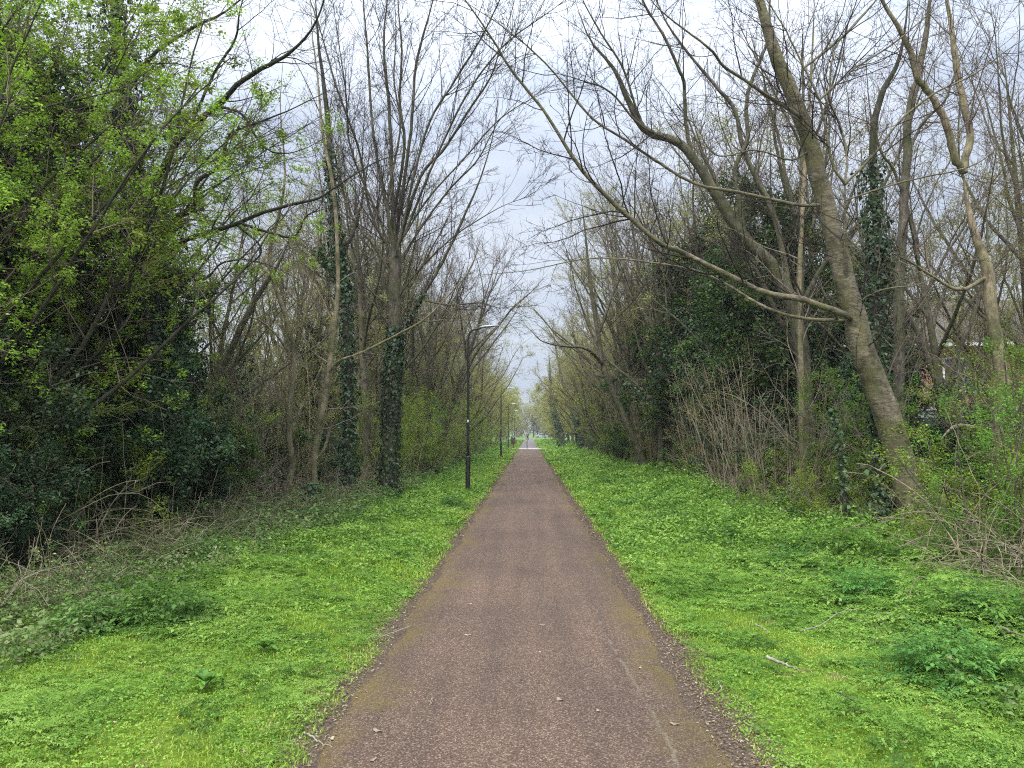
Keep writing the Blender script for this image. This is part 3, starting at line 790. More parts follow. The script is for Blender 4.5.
b = empty('bollard', (at(527, 450, 80.2)[0], 80.2, .02)); tag(b, 'thin dark bollard in the middle of the pale crossing', 'bollard')
MB().lathe([(.05, 0), (.05, .02), (.038, .03), (.036, .95), (.042, .97), (.042, 1.03), (.02, 1.08)], 16).build('post', M['paintblack'], b)
MB().lathe([(.0375, 0), (.0375, .07)], 16, (0, 0, .84)).build('band', M['whitesticker'], b)

wood_red = plain('red_brown_wood', (.12, .06, .045), .7, 0, .2, 8)
t = empty('litter_bin', (at(513.2, 450, 84)[0], 84, .03)); tag(t, 'red brown slatted litter bin on a post left of the crossing', 'litter bin')
m = MB()
for i in range(14):
    a = 2 * PI * i / 14; m.box(-.03, .03, -.012, .012, 0, .72)
    for j in range(len(m.v) - 8, len(m.v)):
        x, y, z = m.v[j]; y += .24; m.v[j] = (x * math.cos(a) - y * math.sin(a), x * math.sin(a) + y * math.cos(a), z + .38)
m.build('bin_body', wood_red, t)
MB().lathe([(.27, 0), (.28, .03), (.20, .10), (.08, .14)], 18, (0, 0, 1.13)).build('lid', M['paintblack'], t)
MB().lathe([(.22, 0), (.22, .68)], 16, (0, 0, .39)).build('liner', M['paintblack'], t)
MB().lathe([(.05, -.05), (.05, .40)], 10).build('post', M['paintblack'], t)

def make_car(col, label, group=None):
    t = empty('parked_car'); tag(t, label, 'car', group)
    paint = plain('car_paint', col, .25, .1, .03, 2); glass = plain('car_glass', (.03, .04, .045), .08); rub = plain('tyre_rubber', (.02, .02, .02), .8)
    prof = [(-2.05, .32), (-2.1, .55), (-2.0, .86), (-1.75, .95), (-1.35, .98), (-.75, 1.40), (-.2, 1.48), (.55, 1.46), (1.15, 1.05), (1.85, .88), (2.08, .70), (2.1, .34)]
    b_ = MB().prism(prof, -.84, .84).build('body', paint, t, bevel=.07)
    MB().prism([(-1.22, 1.00), (-.72, 1.35), (-.2, 1.41), (-.2, 1.0)], -.852, .852).build('window', glass, t)
    MB().prism([(-.12, 1.0), (-.12, 1.41), (.5, 1.40), (1.0, 1.03)], -.852, .852).build('window', glass, t)
    w = MB(); w.add([(1.12, -.66, 1.10), (1.12, .66, 1.10), (.64, .58, 1.43), (.64, -.58, 1.43), (1.08, -.66, 1.12), (1.08, .66, 1.12), (.60, .58, 1.45), (.60, -.58, 1.45)], [(0, 1, 2, 3), (7, 6, 5, 4), (0, 4, 5, 1), (2, 6, 7, 3), (1, 5, 6, 2), (0, 3, 7, 4)]); w.build('windscreen', glass, t)
    for sx in (-1.3, 1.28):
        for sy in (-.80, .80):
            tw = MB().lathe([(.2, -.1), (.31, -.1), (.325, -.06), (.325, .06), (.31, .1), (.2, .1)], 24).build('wheel', rub, t)
            tw.rotation_euler = (PI / 2, 0, 0); tw.location = (sx, sy, .32)
            MB().lathe([(.19, -.108), (.2, -.02), (.2, .02), (.19, .108)], 16).build('rim', M['galv'], tw)
    for sy in (-.6, .6):
        MB().box(2.02, 2.12, sy - .16, sy + .16, .60, .72).build('headlight', M['lens'], t, bevel=.02)
        MB().box(-2.12, -2.03, sy - .14, sy + .14, .66, .82).build('tail_light', plain('red_lens', (.4, .02, .02), .2), t, bevel=.02)
    return t
c1 = make_car((.33, .36, .37), 'grey car parked far off at the right end of the path'); c1.location = (at(537, 437, 250)[0] + 1.5, 255, .03); c1.rotation_euler = (0, 0, .1)
c2 = make_car((.42, .62, .52), 'pale green car glimpsed through the gap in the left hedge'); c2.location = (at(234, 440, 25)[0], 25, -.35); c2.rotation_euler = (0, 0, .05)

# person walking away
def skinned(name, joints, edges, mat, parent, sub=2):
    """joints: name->(x,y,z,r)"""
    ks = list(joints); me = bpy.data.meshes.new(name)
    me.from_pydata([joints[k][:3] for k in ks], [(ks.index(a), ks.index(b)) for a, b in edges], [])
    o = link(name, me, parent); me.materials.append(mat)
    md = o.modifiers.new('skin', 'SKIN')
    for i, k in enumerate(ks):
        r = joints[k][3]; me.skin_vertices[0].data[i].radius = r if isinstance(r, tuple) else (r, r)
    me.skin_vertices[0].data[0].use_root = True
    md.use_smooth_shade = True
    s = o.modifiers.new('sub', 'SUBSURF'); s.levels = sub; s.render_levels = sub
    return o
def make_person():
    t = empty('person'); tag(t, 'distant person in a dull mauve jacket and dark trousers walking on the far path', 'person')
    skin = plain('skin', (.42, .26, .19), .5, 0, .05); hair = plain('dark_hair', (.03, .02, .015), .6); jk = plain('mauve_jacket', (.12, .10, .13), .8); tr = plain('dark_trousers', (.018, .018, .022), .8); sh = plain('dark_shoe', (.02, .02, .02), .5)
    J = {'pel': (0, 0, .95, (.14, .11)), 'spi': (0, 0, 1.15, (.13, .10)), 'che': (0, .01, 1.36, (.16, .11)), 'nk': (0, 0, 1.49, .055), 'jaw': (0, .02, 1.57, (.06, .07)), 'hd': (0, .01, 1.66, (.075, .09)), 'top': (0, 0, 1.73, (.05, .06))}
    E = [('pel', 'spi'), ('spi', 'che'), ('che', 'nk'), ('nk', 'jaw'), ('jaw', 'hd'), ('hd', 'top')]
    for s, n, sw in ((-1, 'l', .16), (1, 'r', -.16)):
        J.update({n + 'hip': (s * .09, 0, .90, .09), n + 'kn': (s * .095, sw * .9 + .03, .50, .058), n + 'an': (s * .095, sw * 1.5 - .02, .10, .038), n + 'to': (s * .10, sw * 1.5 + .12, .045, .034)})
        J.update({n + 'sh': (s * .18, 0, 1.42, .06), n + 'el': (s * .23, -sw * .5, 1.15, .042), n + 'wr': (s * .24, -sw * 1.0 + .06, .92, .028), n + 'pa': (s * .24, -sw * 1.0 + .07, .86, (.018, .034))})
        E += [('pel', n + 'hip'), (n + 'hip', n + 'kn'), (n + 'kn', n + 'an'), (n + 'an', n + 'to'), ('che', n + 'sh'), (n + 'sh', n + 'el'), (n + 'el', n + 'wr'), (n + 'wr', n + 'pa')]
        px_, py_, pz_ = J[n + 'pa'][:3]
        for f in range(4):
            y = py_ + (f - 1.5) * .02; ln = (.075, .085, .08, .06)[f]
            J['%sf%da' % (n, f)] = (px_, y, pz_ - .035, .009); J['%sf%db' % (n, f)] = (px_ - s * .012, y + .005, pz_ - .035 - ln, .007)
            E += [(n + 'pa', '%sf%da' % (n, f)), ('%sf%da' % (n, f), '%sf%db' % (n, f))]
        J[n + 'tha'] = (px_ - s * .01, py_ + .045, pz_ - .005, .010); J[n + 'thb'] = (px_ - s * .02, py_ + .06, pz_ - .045, .008)
        E += [(n + 'pa', n + 'tha'), (n + 'tha', n + 'thb')]
    skinned('body', J, E, skin, t, 1)
    g = lambda ks, k: {a: (J[a][0], J[a][1], J[a][2], tuple(r + k for r in J[a][3]) if isinstance(J[a][3], tuple) else J[a][3] + k) for a in ks}
    skinned('jacket', g(['pel', 'spi', 'che', 'lsh', 'lel', 'lwr', 'rsh', 'rel', 'rwr'], .022), [('pel', 'spi'), ('spi', 'che'), ('che', 'lsh'), ('lsh', 'lel'), ('lel', 'lwr'), ('che', 'rsh'), ('rsh', 'rel'), ('rel', 'rwr')], jk, t, 1)
    skinned('trousers', g(['pel', 'lhip', 'lkn', 'lan', 'rhip', 'rkn', 'ran'], .012), [('pel', 'lhip'), ('lhip', 'lkn'), ('lkn', 'lan'), ('pel', 'rhip'), ('rhip', 'rkn'), ('rkn', 'ran')], tr, t, 1)
    hj = {'a': (0, -.015, 1.66, (.085, .095)), 'b': (0, -.01, 1.73, (.065, .075))}
    skinned('hair', hj, [('a', 'b')], hair, t, 1)
    for n in 'lr':
        x, y, z = J[n + 'an'][:3]
        MB().prism([(-.05, .0), (.20, .0), (.21, .03), (.10, .08), (-.03, .10), (-.06, .05)], -.045, .045).build('shoe', sh, t, bevel=.012)
        o = t.children[-1]; o.rotation_euler = (0, 0, PI / 2); o.location = (x, y - .03, 0)
    return t
pr = make_person(); pr.location = (at(527.3, 440, 163)[0], 163, .02)

# houses glimpsed through the hedges
def brick(name, c1, c2, mortar):
    m, nt, out = newmat(name); tc = N(nt, 'ShaderNodeTexCoord')
    mp = N(nt, 'ShaderNodeMapping'); mp.inputs['Rotation'].default_value = (PI / 2, 0, 0); nt.links.new(tc.outputs['Object'], mp.inputs[0])
    br = N(nt, 'ShaderNodeTexBrick', i_Scale=1.0, i_Mortar_Size=.008); br.inputs['Brick Width'].default_value = .225; br.inputs['Row Height'].default_value = .075
    br.inputs['Color1'].default_value = (*c1, 1); br.inputs['Color2'].default_value = (*c2, 1); br.inputs['Mortar'].default_value = (*mortar, 1)
    nt.links.new(mp.outputs[0], br.inputs['Vector'])
    b = N(nt, 'ShaderNodeBsdfPrincipled', i_Roughness=.85); nt.links.new(br.outputs[0], b.inputs['Base Color']); nt.links.new(b.outputs[0], out.inputs[0]); return m
brk = brick('orange_brick', (.42, .20, .12), (.34, .15, .09), (.4, .36, .3)); tile = plain('roof_tile', (.09, .07, .06), .8, 0, .25, 9, .5)
upvc = plain('white_frame', (.8, .8, .8), .35); gls = plain('window_glass', (.06, .075, .09), .06, 0, .1, 1); render_w = plain('cream_render', (.5, .42, .32), .85, 0, .08, 1)
def make_house(name, label, W, D, he, hr, wall, wins, door=None, bay=None):
    t = empty(name); tag(t, label, 'house')
    m = MB().box(-W / 2, W / 2, 0, D, -.5, he); w = m.build('wall', wall, t)
    r = MB(); o_ = .35; y0, y1, ym = -o_, D + o_, D / 2; x0, x1 = -W / 2 - .3, W / 2 + .3; zb = he - .1
    r.add([(x0, y0, zb), (x1, y0, zb), (x1, y1, zb), (x0, y1, zb), (x0 + .02, ym, hr), (x1 - .02, ym, hr)], [(0, 1, 5, 4), (2, 3, 4, 5), (0, 4, 3), (1, 2, 5), (3, 2, 1, 0)])
    rf = r.build('roof', tile, t)
    MB().box(-W / 4 - .35, -W / 4 + .35, ym - .3, ym + .3, hr - .6, hr + .9).build('chimney', wall, rf)
    MB().box(x0 + .05, x1 - .05, y0 - .09, y0 - .002, zb - .06, zb + .06).build('gutter', upvc, rf)
    for (x, z, ww, hh) in wins:
        fr = MB()
        for bx in ((x - ww / 2, x - ww / 2 + .07, z, z + hh), (x + ww / 2 - .07, x + ww / 2, z, z + hh), (x - .035, x + .035, z + .07, z + hh - .07), (x - ww / 2 + .07, x + ww / 2 - .07, z, z + .07), (x - ww / 2 + .07, x + ww / 2 - .07, z + hh - .07, z + hh)):
            fr.box(bx[0], bx[1], -.045, .03, bx[2], bx[3])
        f = fr.build('window', upvc, t)
        MB().box(x - ww / 2 + .01, x + ww / 2 - .01, -.02, -.008, z + .01, z + hh - .01).build('pane', gls, f)
        MB().box(x - ww / 2 - .06, x + ww / 2 + .06, -.12, -.003, z - .07, z - .004).build('sill', upvc, f)
    if door:
        x = door; d = MB().box(x - .45, x + .45, -.05, -.003, 0, 2.05).build('door', upvc, t); MB().box(x + .33, x + .37, -.09, -.052, 1.0, 1.14).build('handle', M['galv'], d)
    if bay:
        x, ww, hh = bay
        bb = MB().box(x - ww / 2, x + ww / 2, -1.3, -.003, -.4, hh).build('bay', upvc, t)
        MB().box(x - ww / 2 + .15, x + ww / 2 - .15, -1.32, -1.302, .9, hh - .25).build('pane', gls, bb)
        MB().box(x - ww / 2 - .1, x + ww / 2 + .1, -1.42, 0 - .003, hh + .003, hh + .1).build('bay_roof', upvc, bb)
    return t
h1 = make_house('brick_house', 'orange brick house with white windows glimpsed behind the right hedge', 11, 8, 4.9, 7.0, brk,
    [(-4.2, .9, 1.5, 1.3), (-3.9, 3.2, 1.4, 1.2), (-.6, 3.2, 1.4, 1.2), (3.2, 3.2, 1.4, 1.2), (3.4, .9, 1.8, 1.3)], 1.6, (-1.2, 3.2, 2.5))
h1.location = (at(985, 440, 27)[0], 27, -.1); h1.rotation_euler = (0, 0, -.12)
h2 = make_house('cream_house', 'cream rendered house glimpsed through the gap in the left hedge', 10, 7, 3.0, 4.6, render_w, [(-2.5, 1, 1.4, 1.2), (2.4, 1, 1.4, 1.2)], 0.0)
h2.location = (at(215, 440, 34)[0], 34, -.35); h2.rotation_euler = (0, 0, .15)
#PART3
# ------------------------------------------------------------------ trees traced limb by limb, each at its own distance
def limb(d0, d1, pts, w0, w1, k=26):
    n = len(pts); f = np.linspace(0, 1, n)
    D = d0 + (d1 - d0) * f; W = w0 + (w1 - w0) * f
    P = np.array([at(px, py, d) for (px, py), d in zip(pts, D)])
    return resample(P, W * D / F / 2, k)

WS = [1.0]
def scr(P):
    q = (P - np.array([0, 0, CAMZ])) @ CM
    return np.stack([512 - q[..., 0] / q[..., 2] * F, 384 + q[..., 1] / q[..., 2] * F], -1)
def stack(ls):
    ls = list(ls)
    P, Rr = ls[0]; ls[0] = (P, Rr * (1 - .9 * np.clip((np.linspace(0, 1, len(P)) - .7) / .3, 0, 1) ** 1.5))
    for i in range(1, len(ls)):
        P, Rr = ls[i]; s0 = scr(P[0]); best = None
        for j in range(i):
            c = np.vstack([resample(ls[j][0], ls[j][1], 120)[0]]); d = np.linalg.norm(scr(c) - s0, axis=1); m = d.argmin()
            if best is None or d[m] < best[0]: best = (d[m], c[m])
        if best[0] < 16:
            k = len(P); P = P + (best[1] - P[0]) * (np.linspace(1, 0, k) ** 1.5)[:, None]
        tp = np.linspace(0, 1, len(P)); Rr = Rr * (1 - .55 * np.clip((tp - .6) / .4, 0, 1)) * WS[0]
        ls[i] = (P, Rr)
    ls = [resample(a, b, 34) for a, b in ls]
    return np.stack([l[0] for l in ls]), np.stack([l[1] for l in ls])

def roots(P, Rr):
    """flare the foot of a trunk"""
    z = P[:, 2] - P[0, 2]
    return Rr * (1 + .45 * np.exp(-np.maximum(z, 0) / .25))

def hero(name, label, seed, limbs, barkm, twigm, levels, group=None, ws=.82, ivy=None, lf=None, cat='tree', trunkleaf=None, nflare=1):
    rng = np.random.default_rng(seed)
    WS[0] = ws; P, Rr = stack(limbs)
    for j in range(nflare): Rr[j] = roots(P[j], Rr[j])
    base = P[0, 0].copy()
    t = empty(name, base); tag(t, label, cat, group)
    Pw = P + (.012 * rng.standard_normal(P.shape)) * (Rr[..., None] / .1).clip(.2, 1)
    V, Q = tubes(Pw, Rr, 14, wob=.03, rng=rng)
    link('trunk', raw_mesh('trunk', V - base, Q, M[barkm], smooth=True), t)
    src = (Pw, Rr); bats = []; sides = []
    prev = src; allb = [src]
    for i, (from_all, kw) in enumerate(levels):
        b = grow(rng, prev if not from_all else (np.concatenate([resample_b(x) for x, _ in allb]), np.concatenate([resample_r(r) for _, r in allb])), **kw)
        bats.append(b); sides.append(5 if i == 0 else (4 if i == 1 else 3)); allb.append(b); prev = b
    cr = None
    if bats: cr = crown_mesh('crown', bats, sides, M[twigm], t, base)
    if lf:
        for (bi, n, sp, sz, mat, clump) in lf:
            pos = scatter_on(rng, bats[bi], n, sp, clump=clump)
            leaf_obj(rng, 'leaves', leaves(rng, pos, sz, .6), M[mat], cr, base)
    if ivy:
        parts = [ivy_on(rng, (P[i:i + 1], Rr[i:i + 1]), n, th, sz, tr) for (i, n, th, sz, tr) in ivy]
        leaf_obj(rng, 'ivy', merge(parts), M['ivy'], t, base)
    return t
def resample_b(P, k=12):
    n = P.shape[1]; t = np.linspace(0, n - 1, k); i = np.minimum(t.astype(int), n - 2); f = (t - i)[None, :, None]
    return P[:, i] * (1 - f) + P[:, i + 1] * f
def resample_r(Rr, k=12):
    n = Rr.shape[1]; t = np.linspace(0, n - 1, k); i = np.minimum(t.astype(int), n - 2); f = (t - i)[None, :]
    return Rr[:, i] * (1 - f) + Rr[:, i + 1] * f
G = lambda **k: k

# A: leaning olive trunk on the right, long limb reaching over the path
A = [limb(12, 11, [(917, 545), (910, 494), (891, 426), (876, 385), (862, 345), (853, 314), (845, 284), (837, 250), (820, 183), (810, 146), (801, 115), (789, 85), (774, 51), (762, 10), (750, -30), (742, -80), (725, -150)], 28, 8, 44),
     limb(11.6, 9.0, [(856, 318), (843, 313), (801, 298), (764, 291), (720, 270), (679, 250), (659, 242), (615, 203), (579, 166), (545, 112), (510, 68), (490, 35), (462, -4), (430, -50)], 10.5, 3.2, 34),
     limb(11.7, 12.5, [(852, 322), (843, 320), (801, 318), (764, 307), (735, 290), (700, 272), (650, 262), (590, 258), (530, 270), (480, 275)], 6, 1.6, 30),
     limb(11.2, 10.2, [(822, 205), (800, 206), (770, 200), (727, 191), (689, 183), (655, 162), (615, 135), (586, 115), (554, 74), (527, 47), (500, 25), (470, 5), (430, -20)], 6, 1.6, 30),
     limb(11.0, 9.6, [(797, 120), (793, 117), (764, 98), (744, 83), (720, 66), (708, 49), (676, 24), (655, 5), (630, -30)], 7, 2, 26),
     limb(11.5, 11.0, [(847, 292), (846, 270), (845, 230), (845, 184)], 6.5, 5, 20),
     limb(11.0, 10.5, [(845, 184), (833, 166), (827, 135), (820, 102), (804, 68), (784, 27), (767, 0), (750, -30)], 4.5, 1.8, 24),
     limb(11.0, 10.2, [(845, 184), (876, 152), (899, 122), (932, 95), (974, 74), (1010, 48), (1040, 30)], 4.2, 1.5, 24),
     limb(11.2, 10.6, [(846, 200), (876, 190), (906, 181), (954, 171), (984, 159), (1024, 125), (1060, 110)], 3, 1.2, 24),
     limb(11.0, 11.4, [(845, 184), (847, 156), (840, 125), (830, 101), (832, 61), (842, 38), (876, 0), (900, -30)], 4, 1.6, 24),
     limb(11.6, 11.0, [(857, 314), (868, 297), (890, 288), (920, 284), (945, 270)], 3, 1.2, 14),
     limb(11.1, 10.8, [(823, 98), (852, 71), (893, 44), (926, 17), (960, -10)], 3.6, 1.4, 16),
     limb(11.1, 10.5, [(806, 66), (842, 37), (876, 0), (900, -40)], 4, 2, 16),
     limb(11.1, 10.5, [(812, 150), (790, 160), (755, 150), (715, 155), (690, 120), (650, 110)], 3.5, 1.4, 18),
     ]
LV_open = [(False, G(per_m=4.0, ln=(.7, 2.2), ang=(30, 65), k=8, wig=.13, trop=.05, rr=.55, rmin=.0045, taper=.008, tr=(.12, 1))),
           (False, G(per_m=6.5, ln=(.25, .8), ang=(30, 70), k=6, wig=.17, trop=.05, rr=.6, rmin=.0034, taper=.007)),
           (False, G(per_m=11, ln=(.08, .32), ang=(30, 75), k=4, wig=.2, trop=.08, rr=.7, rmin=.0030, taper=.008))]
hero('leaning_tree', 'big olive barked tree leaning left with a long limb reaching over the path', 1, A, 'bark_olive', 'twig_dark', LV_open, ws=.66)

# B: curvy forked tree at the right edge
B = [limb(13, 13, [(1004, 545), (1000, 500), (997, 470), (996, 440), (1003, 405), (1001, 360), (992, 318), (989, 277), (984, 258), (970, 217), (963, 172)], 13, 11, 34),
     limb(13, 12.4, [(963, 172), (954, 156), (948, 129), (933, 98), (918, 78), (910, 51), (898, 27), (882, 0), (870, -40)], 9.5, 6, 26),
     limb(13, 13.5, [(963, 172), (966, 158), (970, 132), (964, 105), (957, 68), (952, 34), (947, 0), (940, -60)], 9.5, 6, 26),
     limb(13, 12, [(995, 446), (985, 432), (972, 427), (955, 426), (940, 440)], 8, 3, 14),
     limb(13, 12.5, [(988, 276), (960, 290), (935, 278), (910, 262), (890, 252)], 5, 2, 14)]
hero('forked_tree', 'curving orange brown tree forking in two near the right edge', 2, B, 'bark_hazel', 'twig', LV_open)

# C: tall thin mossy tree between them
hero('mossy_tree', 'tall thin mossy tree standing straight behind the leaning tree', 3,
     [limb(15, 15, [(899, 530), (899, 440), (899, 362), (899, 284), (903, 250), (904, 203), (908, 152), (909, 112), (918, 78), (926, 34), (930, 0), (935, -60)], 11, 6, 34),
      limb(15, 14.6, [(904, 200), (893, 170), (880, 150), (870, 110), (866, 60)], 4, 1.6, 18), limb(15, 15.5, [(909, 150), (925, 120), (945, 100), (960, 60), (985, 10)], 4, 1.5, 18)], 'bark_grey', 'twig', LV_open)
hero('ivy_clad_tree', 'slim tree smothered in dark ivy just left of the leaning trunk', 4,
     [limb(12.0, 13.2, [(884, 548), (884, 520), (882, 490), (879, 420), (876, 362), (874, 310), (875, 270), (877, 234), (874, 190), (874, 135), (881, 95), (896, 68), (905, 30), (910, -20)], 12, 5, 40)],
     'bark_dark', 'twig', LV_open, ivy=[(0, 4600, .13, .075, (.0, .66))])
hero('ivied_sapling', 'short thin stem wrapped in ivy left of the ivy clad tree', 5,
     [limb(11.8, 11.8, [(845, 540), (844, 500), (842, 470), (838, 440), (830, 410)], 5, 3, 16)], 'bark_dark', 'twig', LV_open[1:], ivy=[(0, 500, .06, .06, (.0, 1))])

# D: trees behind the long limb
D = [limb(16, 16, [(812, 520), (808, 440), (802, 350), (790, 300), (770, 262), (745, 240), (715, 195), (694, 159), (676, 142), (645, 130), (628, 100), (615, 70), (590, 40), (575, 0)], 16, 3.5, 40),
     limb(16, 15.5, [(694, 159), (686, 125), (684, 84), (679, 70), (666, 40), (652, 17), (643, 0), (630, -40)], 6, 3, 24),
     limb(16, 15.4, [(645, 132), (635, 108), (622, 68), (601, 34), (584, 3), (570, -30)], 4, 2, 22),
     limb(16, 15, [(676, 142), (640, 125), (610, 92), (580, 80), (545, 70)], 4, 1.6, 18),
     limb(16, 16.5, [(745, 240), (740, 200), (735, 170), (748, 140), (746, 110), (752, 80), (768, 40), (770, 0), (775, -40)], 8, 4, 26),
     limb(16, 16.5, [(790, 300), (780, 240), (768, 200), (757, 180), (742, 145), (735, 110), (715, 85), (690, 55), (665, 20), (650, -20)], 9, 3.5, 28)]
hero('spreading_tree', 'crooked grey tree with spreading limbs behind the long reaching limb', 6, D, 'bark_limb', 'twig_dark', LV_open, ws=.68)
hero('pale_stem_tree', 'straight pale stem rising between the spreading tree and the leaning trunk', 7,
     [limb(15, 15, [(803, 530), (802, 450), (801, 360), (800, 290), (802, 220), (806, 150), (812, 60), (815, -20)], 6, 3, 30)], 'bark_hazel', 'twig_pale', LV_open[:2], ivy=None)
hero('dead_tree', 'pale broken leaning dead stem in front of the dark ivy on the right', 8,
     [limb(30, 31, [(669, 392), (662, 350), (654, 318), (652, 290), (658, 262), (648, 235)], 6, 2, 20), limb(30.4, 30, [(656, 330), (636, 318), (618, 300), (606, 292)], 3, 1.4, 12), limb(30.4, 30.5, [(655, 310), (690, 308), (715, 312), (745, 305)], 3, 1.2, 12),
      limb(30, 30, [(676, 478), (672, 440), (669, 392)], 5, 5, 10)], 'bark_hazel', 'twig_pale', [(False, G(per_m=3.2, ln=(.6, 1.6), ang=(40, 80), k=6, wig=.22, trop=-.02, rr=.5, rmin=.007, taper=.01)), (False, G(per_m=3.5, ln=(.2, .6), ang=(30, 70), k=5, wig=.2, trop=0, rr=.6, rmin=.005, taper=.01))])
hero('leaning_grey_tree', 'grey tree leaning toward the path halfway along on the right, dark limb pointing left', 9,
     [limb(29, 28, [(648, 476), (642, 460), (632, 435), (622, 412), (610, 385), (603, 365), (596, 321), (590, 280), (585, 230), (580, 190)], 8, 2.5, 30),
      limb(28.3, 26, [(604, 366), (597, 358), (591, 352), (583, 348), (571, 347), (555, 345), (540, 340), (531, 330)], 4.5, 1.6, 24), limb(28.4, 29, [(606, 378), (595, 374), (592, 366), (590, 355)], 3, 1.5, 12),
      limb(28.4, 28, [(598, 335), (610, 300), (625, 260), (632, 210)], 4, 1.6, 18)], 'bark_grey', 'twig', [(False, G(per_m=2.6, ln=(.8, 2.6), ang=(25, 55), k=7, wig=.12, trop=.08, rr=.5, rmin=.008, taper=.008)), (False, G(per_m=4, ln=(.3, .9), k=5, rr=.6, rmin=.006))])
for i, (d, pts, w, lab) in enumerate(((62, [(601, 455), (600, 435), (596, 415), (588, 405), (578, 401), (570, 398), (562, 380), (556, 350), (552, 325)], 7, 'ivied trunk arching left toward the path on the right, beyond the leaning grey tree'),
        (66, [(583, 452), (578, 430), (574, 405), (570, 380), (566, 350), (566, 335)], 6, 'upright ivied trunk next to the arching one'), (80, [(563, 448), (559, 430), (554, 412), (551, 395), (550, 370), (549, 355)], 5, 'small ivied trunk farthest along the right verge'))):
    hero('ivied_tree', lab, 30 + i, [limb(d, d, pts, w, w * .3, 20)], 'bark_grey', 'twig', [(False, G(per_m=4, ln=(1, 3), ang=(25, 60), k=7, wig=.12, trop=.1, rr=.6, rmin=.014, taper=.008)), (False, G(per_m=3, ln=(.4, 1.2), k=5, rmin=.011))],
         ivy=[(0, 1500, .16, .16, (0, .6))], group='ivied trunks far along the right verge')

# K: the vase shaped tree left of the lamps
K = [limb(19.5, 19.5, [(388, 499), (388, 487), (391, 419), (393, 368), (395, 335), (395, 284), (395, 250), (394, 235)], 18, 10, 30),
     limb(19.5, 19.0, [(395, 262), (394, 230), (392, 190), (390, 118), (385, 68), (384, 34), (387, 0), (388, -60)], 9, 3, 26),
     limb(19.5, 19.8, [(397, 262), (398, 237), (404, 190), (412, 129), (416, 68), (426, 27), (433, 0), (445, -60)], 8.5, 3, 26),
     limb(19.5, 18.6, [(399, 256), (404, 237), (423, 176), (446, 149), (467, 115), (487, 85), (497, 61), (512, 10), (520, -30)], 7, 2, 26),
     limb(19.5, 19.2, [(393, 262), (391, 240), (382, 190), (372, 129), (367, 51), (363, 0), (360, -50)], 7.5, 3, 26),
     limb(19.5, 20.2, [(392, 262), (385, 247), (368, 210), (358, 152), (335, 85), (321, 34), (310, 0), (300, -30)], 6, 2, 26),
     limb(19.5, 18.4, [(398, 258), (401, 244), (426, 135), (453, 85), (480, 41), (500, 0), (515, -30)], 6, 2.2, 26),
     limb(19.5, 20.5, [(396, 270), (393, 225), (405, 150), (400, 100), (402, 50), (398, 0), (400, -60)], 7, 3, 26),
     limb(19.5, 18.5, [(393, 282), (375, 250), (350, 215), (335, 160), (322, 120), (300, 70), (280, 40)], 5, 1.6, 24),
     limb(19.5, 20.3, [(397, 275), (418, 235), (450, 190), (478, 160), (500, 120), (530, 90)], 5, 1.6, 24),
     limb(19.5, 18.0, [(398, 300), (420, 270), (450, 240), (475, 222), (505, 205), (535, 195)], 4, 1.3, 24),
     limb(19.5, 18.8, [(396, 352), (404, 335), (412, 314), (429, 287), (446, 257), (465, 215), (480, 180), (492, 140), (498, 100)], 8.5, 2.6, 28),
     limb(19.5, 18.6, [(391, 333), (380, 318), (372, 304), (351, 287), (335, 270), (320, 240), (300, 200)], 4, 1.6, 20),
     limb(19.5, 18.5, [(394, 310), (370, 290), (350, 262), (340, 235)], 3, 1.3, 14),
     limb(19.5, 17.5, [(402, 245), (430, 200), (465, 160), (500, 120), (540, 95), (575, 85)], 4, 1.3, 24),
     limb(19.5, 17.5, [(404, 237), (440, 150), (470, 90), (505, 45), (545, 15), (580, -10)], 5, 1.6, 24),
     limb(19.5, 18.2, [(396, 255), (388, 200), (400, 130), (394, 80), (396, 30), (392, -30)], 5, 2, 24),
     limb(19.5, 19.9, [(392, 262), (376, 215), (350, 150), (345, 90), (338, 40), (330, -20)], 5, 1.8, 24),
     limb(19.1, 18, [(420, 300), (450, 305), (480, 303), (500, 308), (520, 305)], 3.5, 1.2, 16),
     limb(19.1, 18.4, [(412, 316), (430, 322), (452, 318), (480, 322)], 3, 1.2, 14)]
LV_vase = [(False, G(per_m=3.6, ln=(.8, 2.8), ang=(18, 42), k=8, wig=.07, trop=.07, rr=.5, rmin=.006, taper=.006, tr=(.15, 1))),
           (False, G(per_m=5.2, ln=(.3, 1.0), ang=(25, 55), k=6, wig=.12, trop=.06, rr=.6, rmin=.0045, taper=.007)),
           (False, G(per_m=10, ln=(.1, .4), ang=(30, 70), k=4, wig=.18, trop=.05, rr=.7, rmin=.004, taper=.008))]
hero('vase_shaped_tree', 'tall bare vase shaped tree with ivy up its foot beside the first lamp', 12, K, 'bark_limb', 'twig_dark', LV_vase, ws=.52, ivy=[(0, 4600, .065, .085, (0, .60)), (11, 500, .05, .07, (0, .35))])

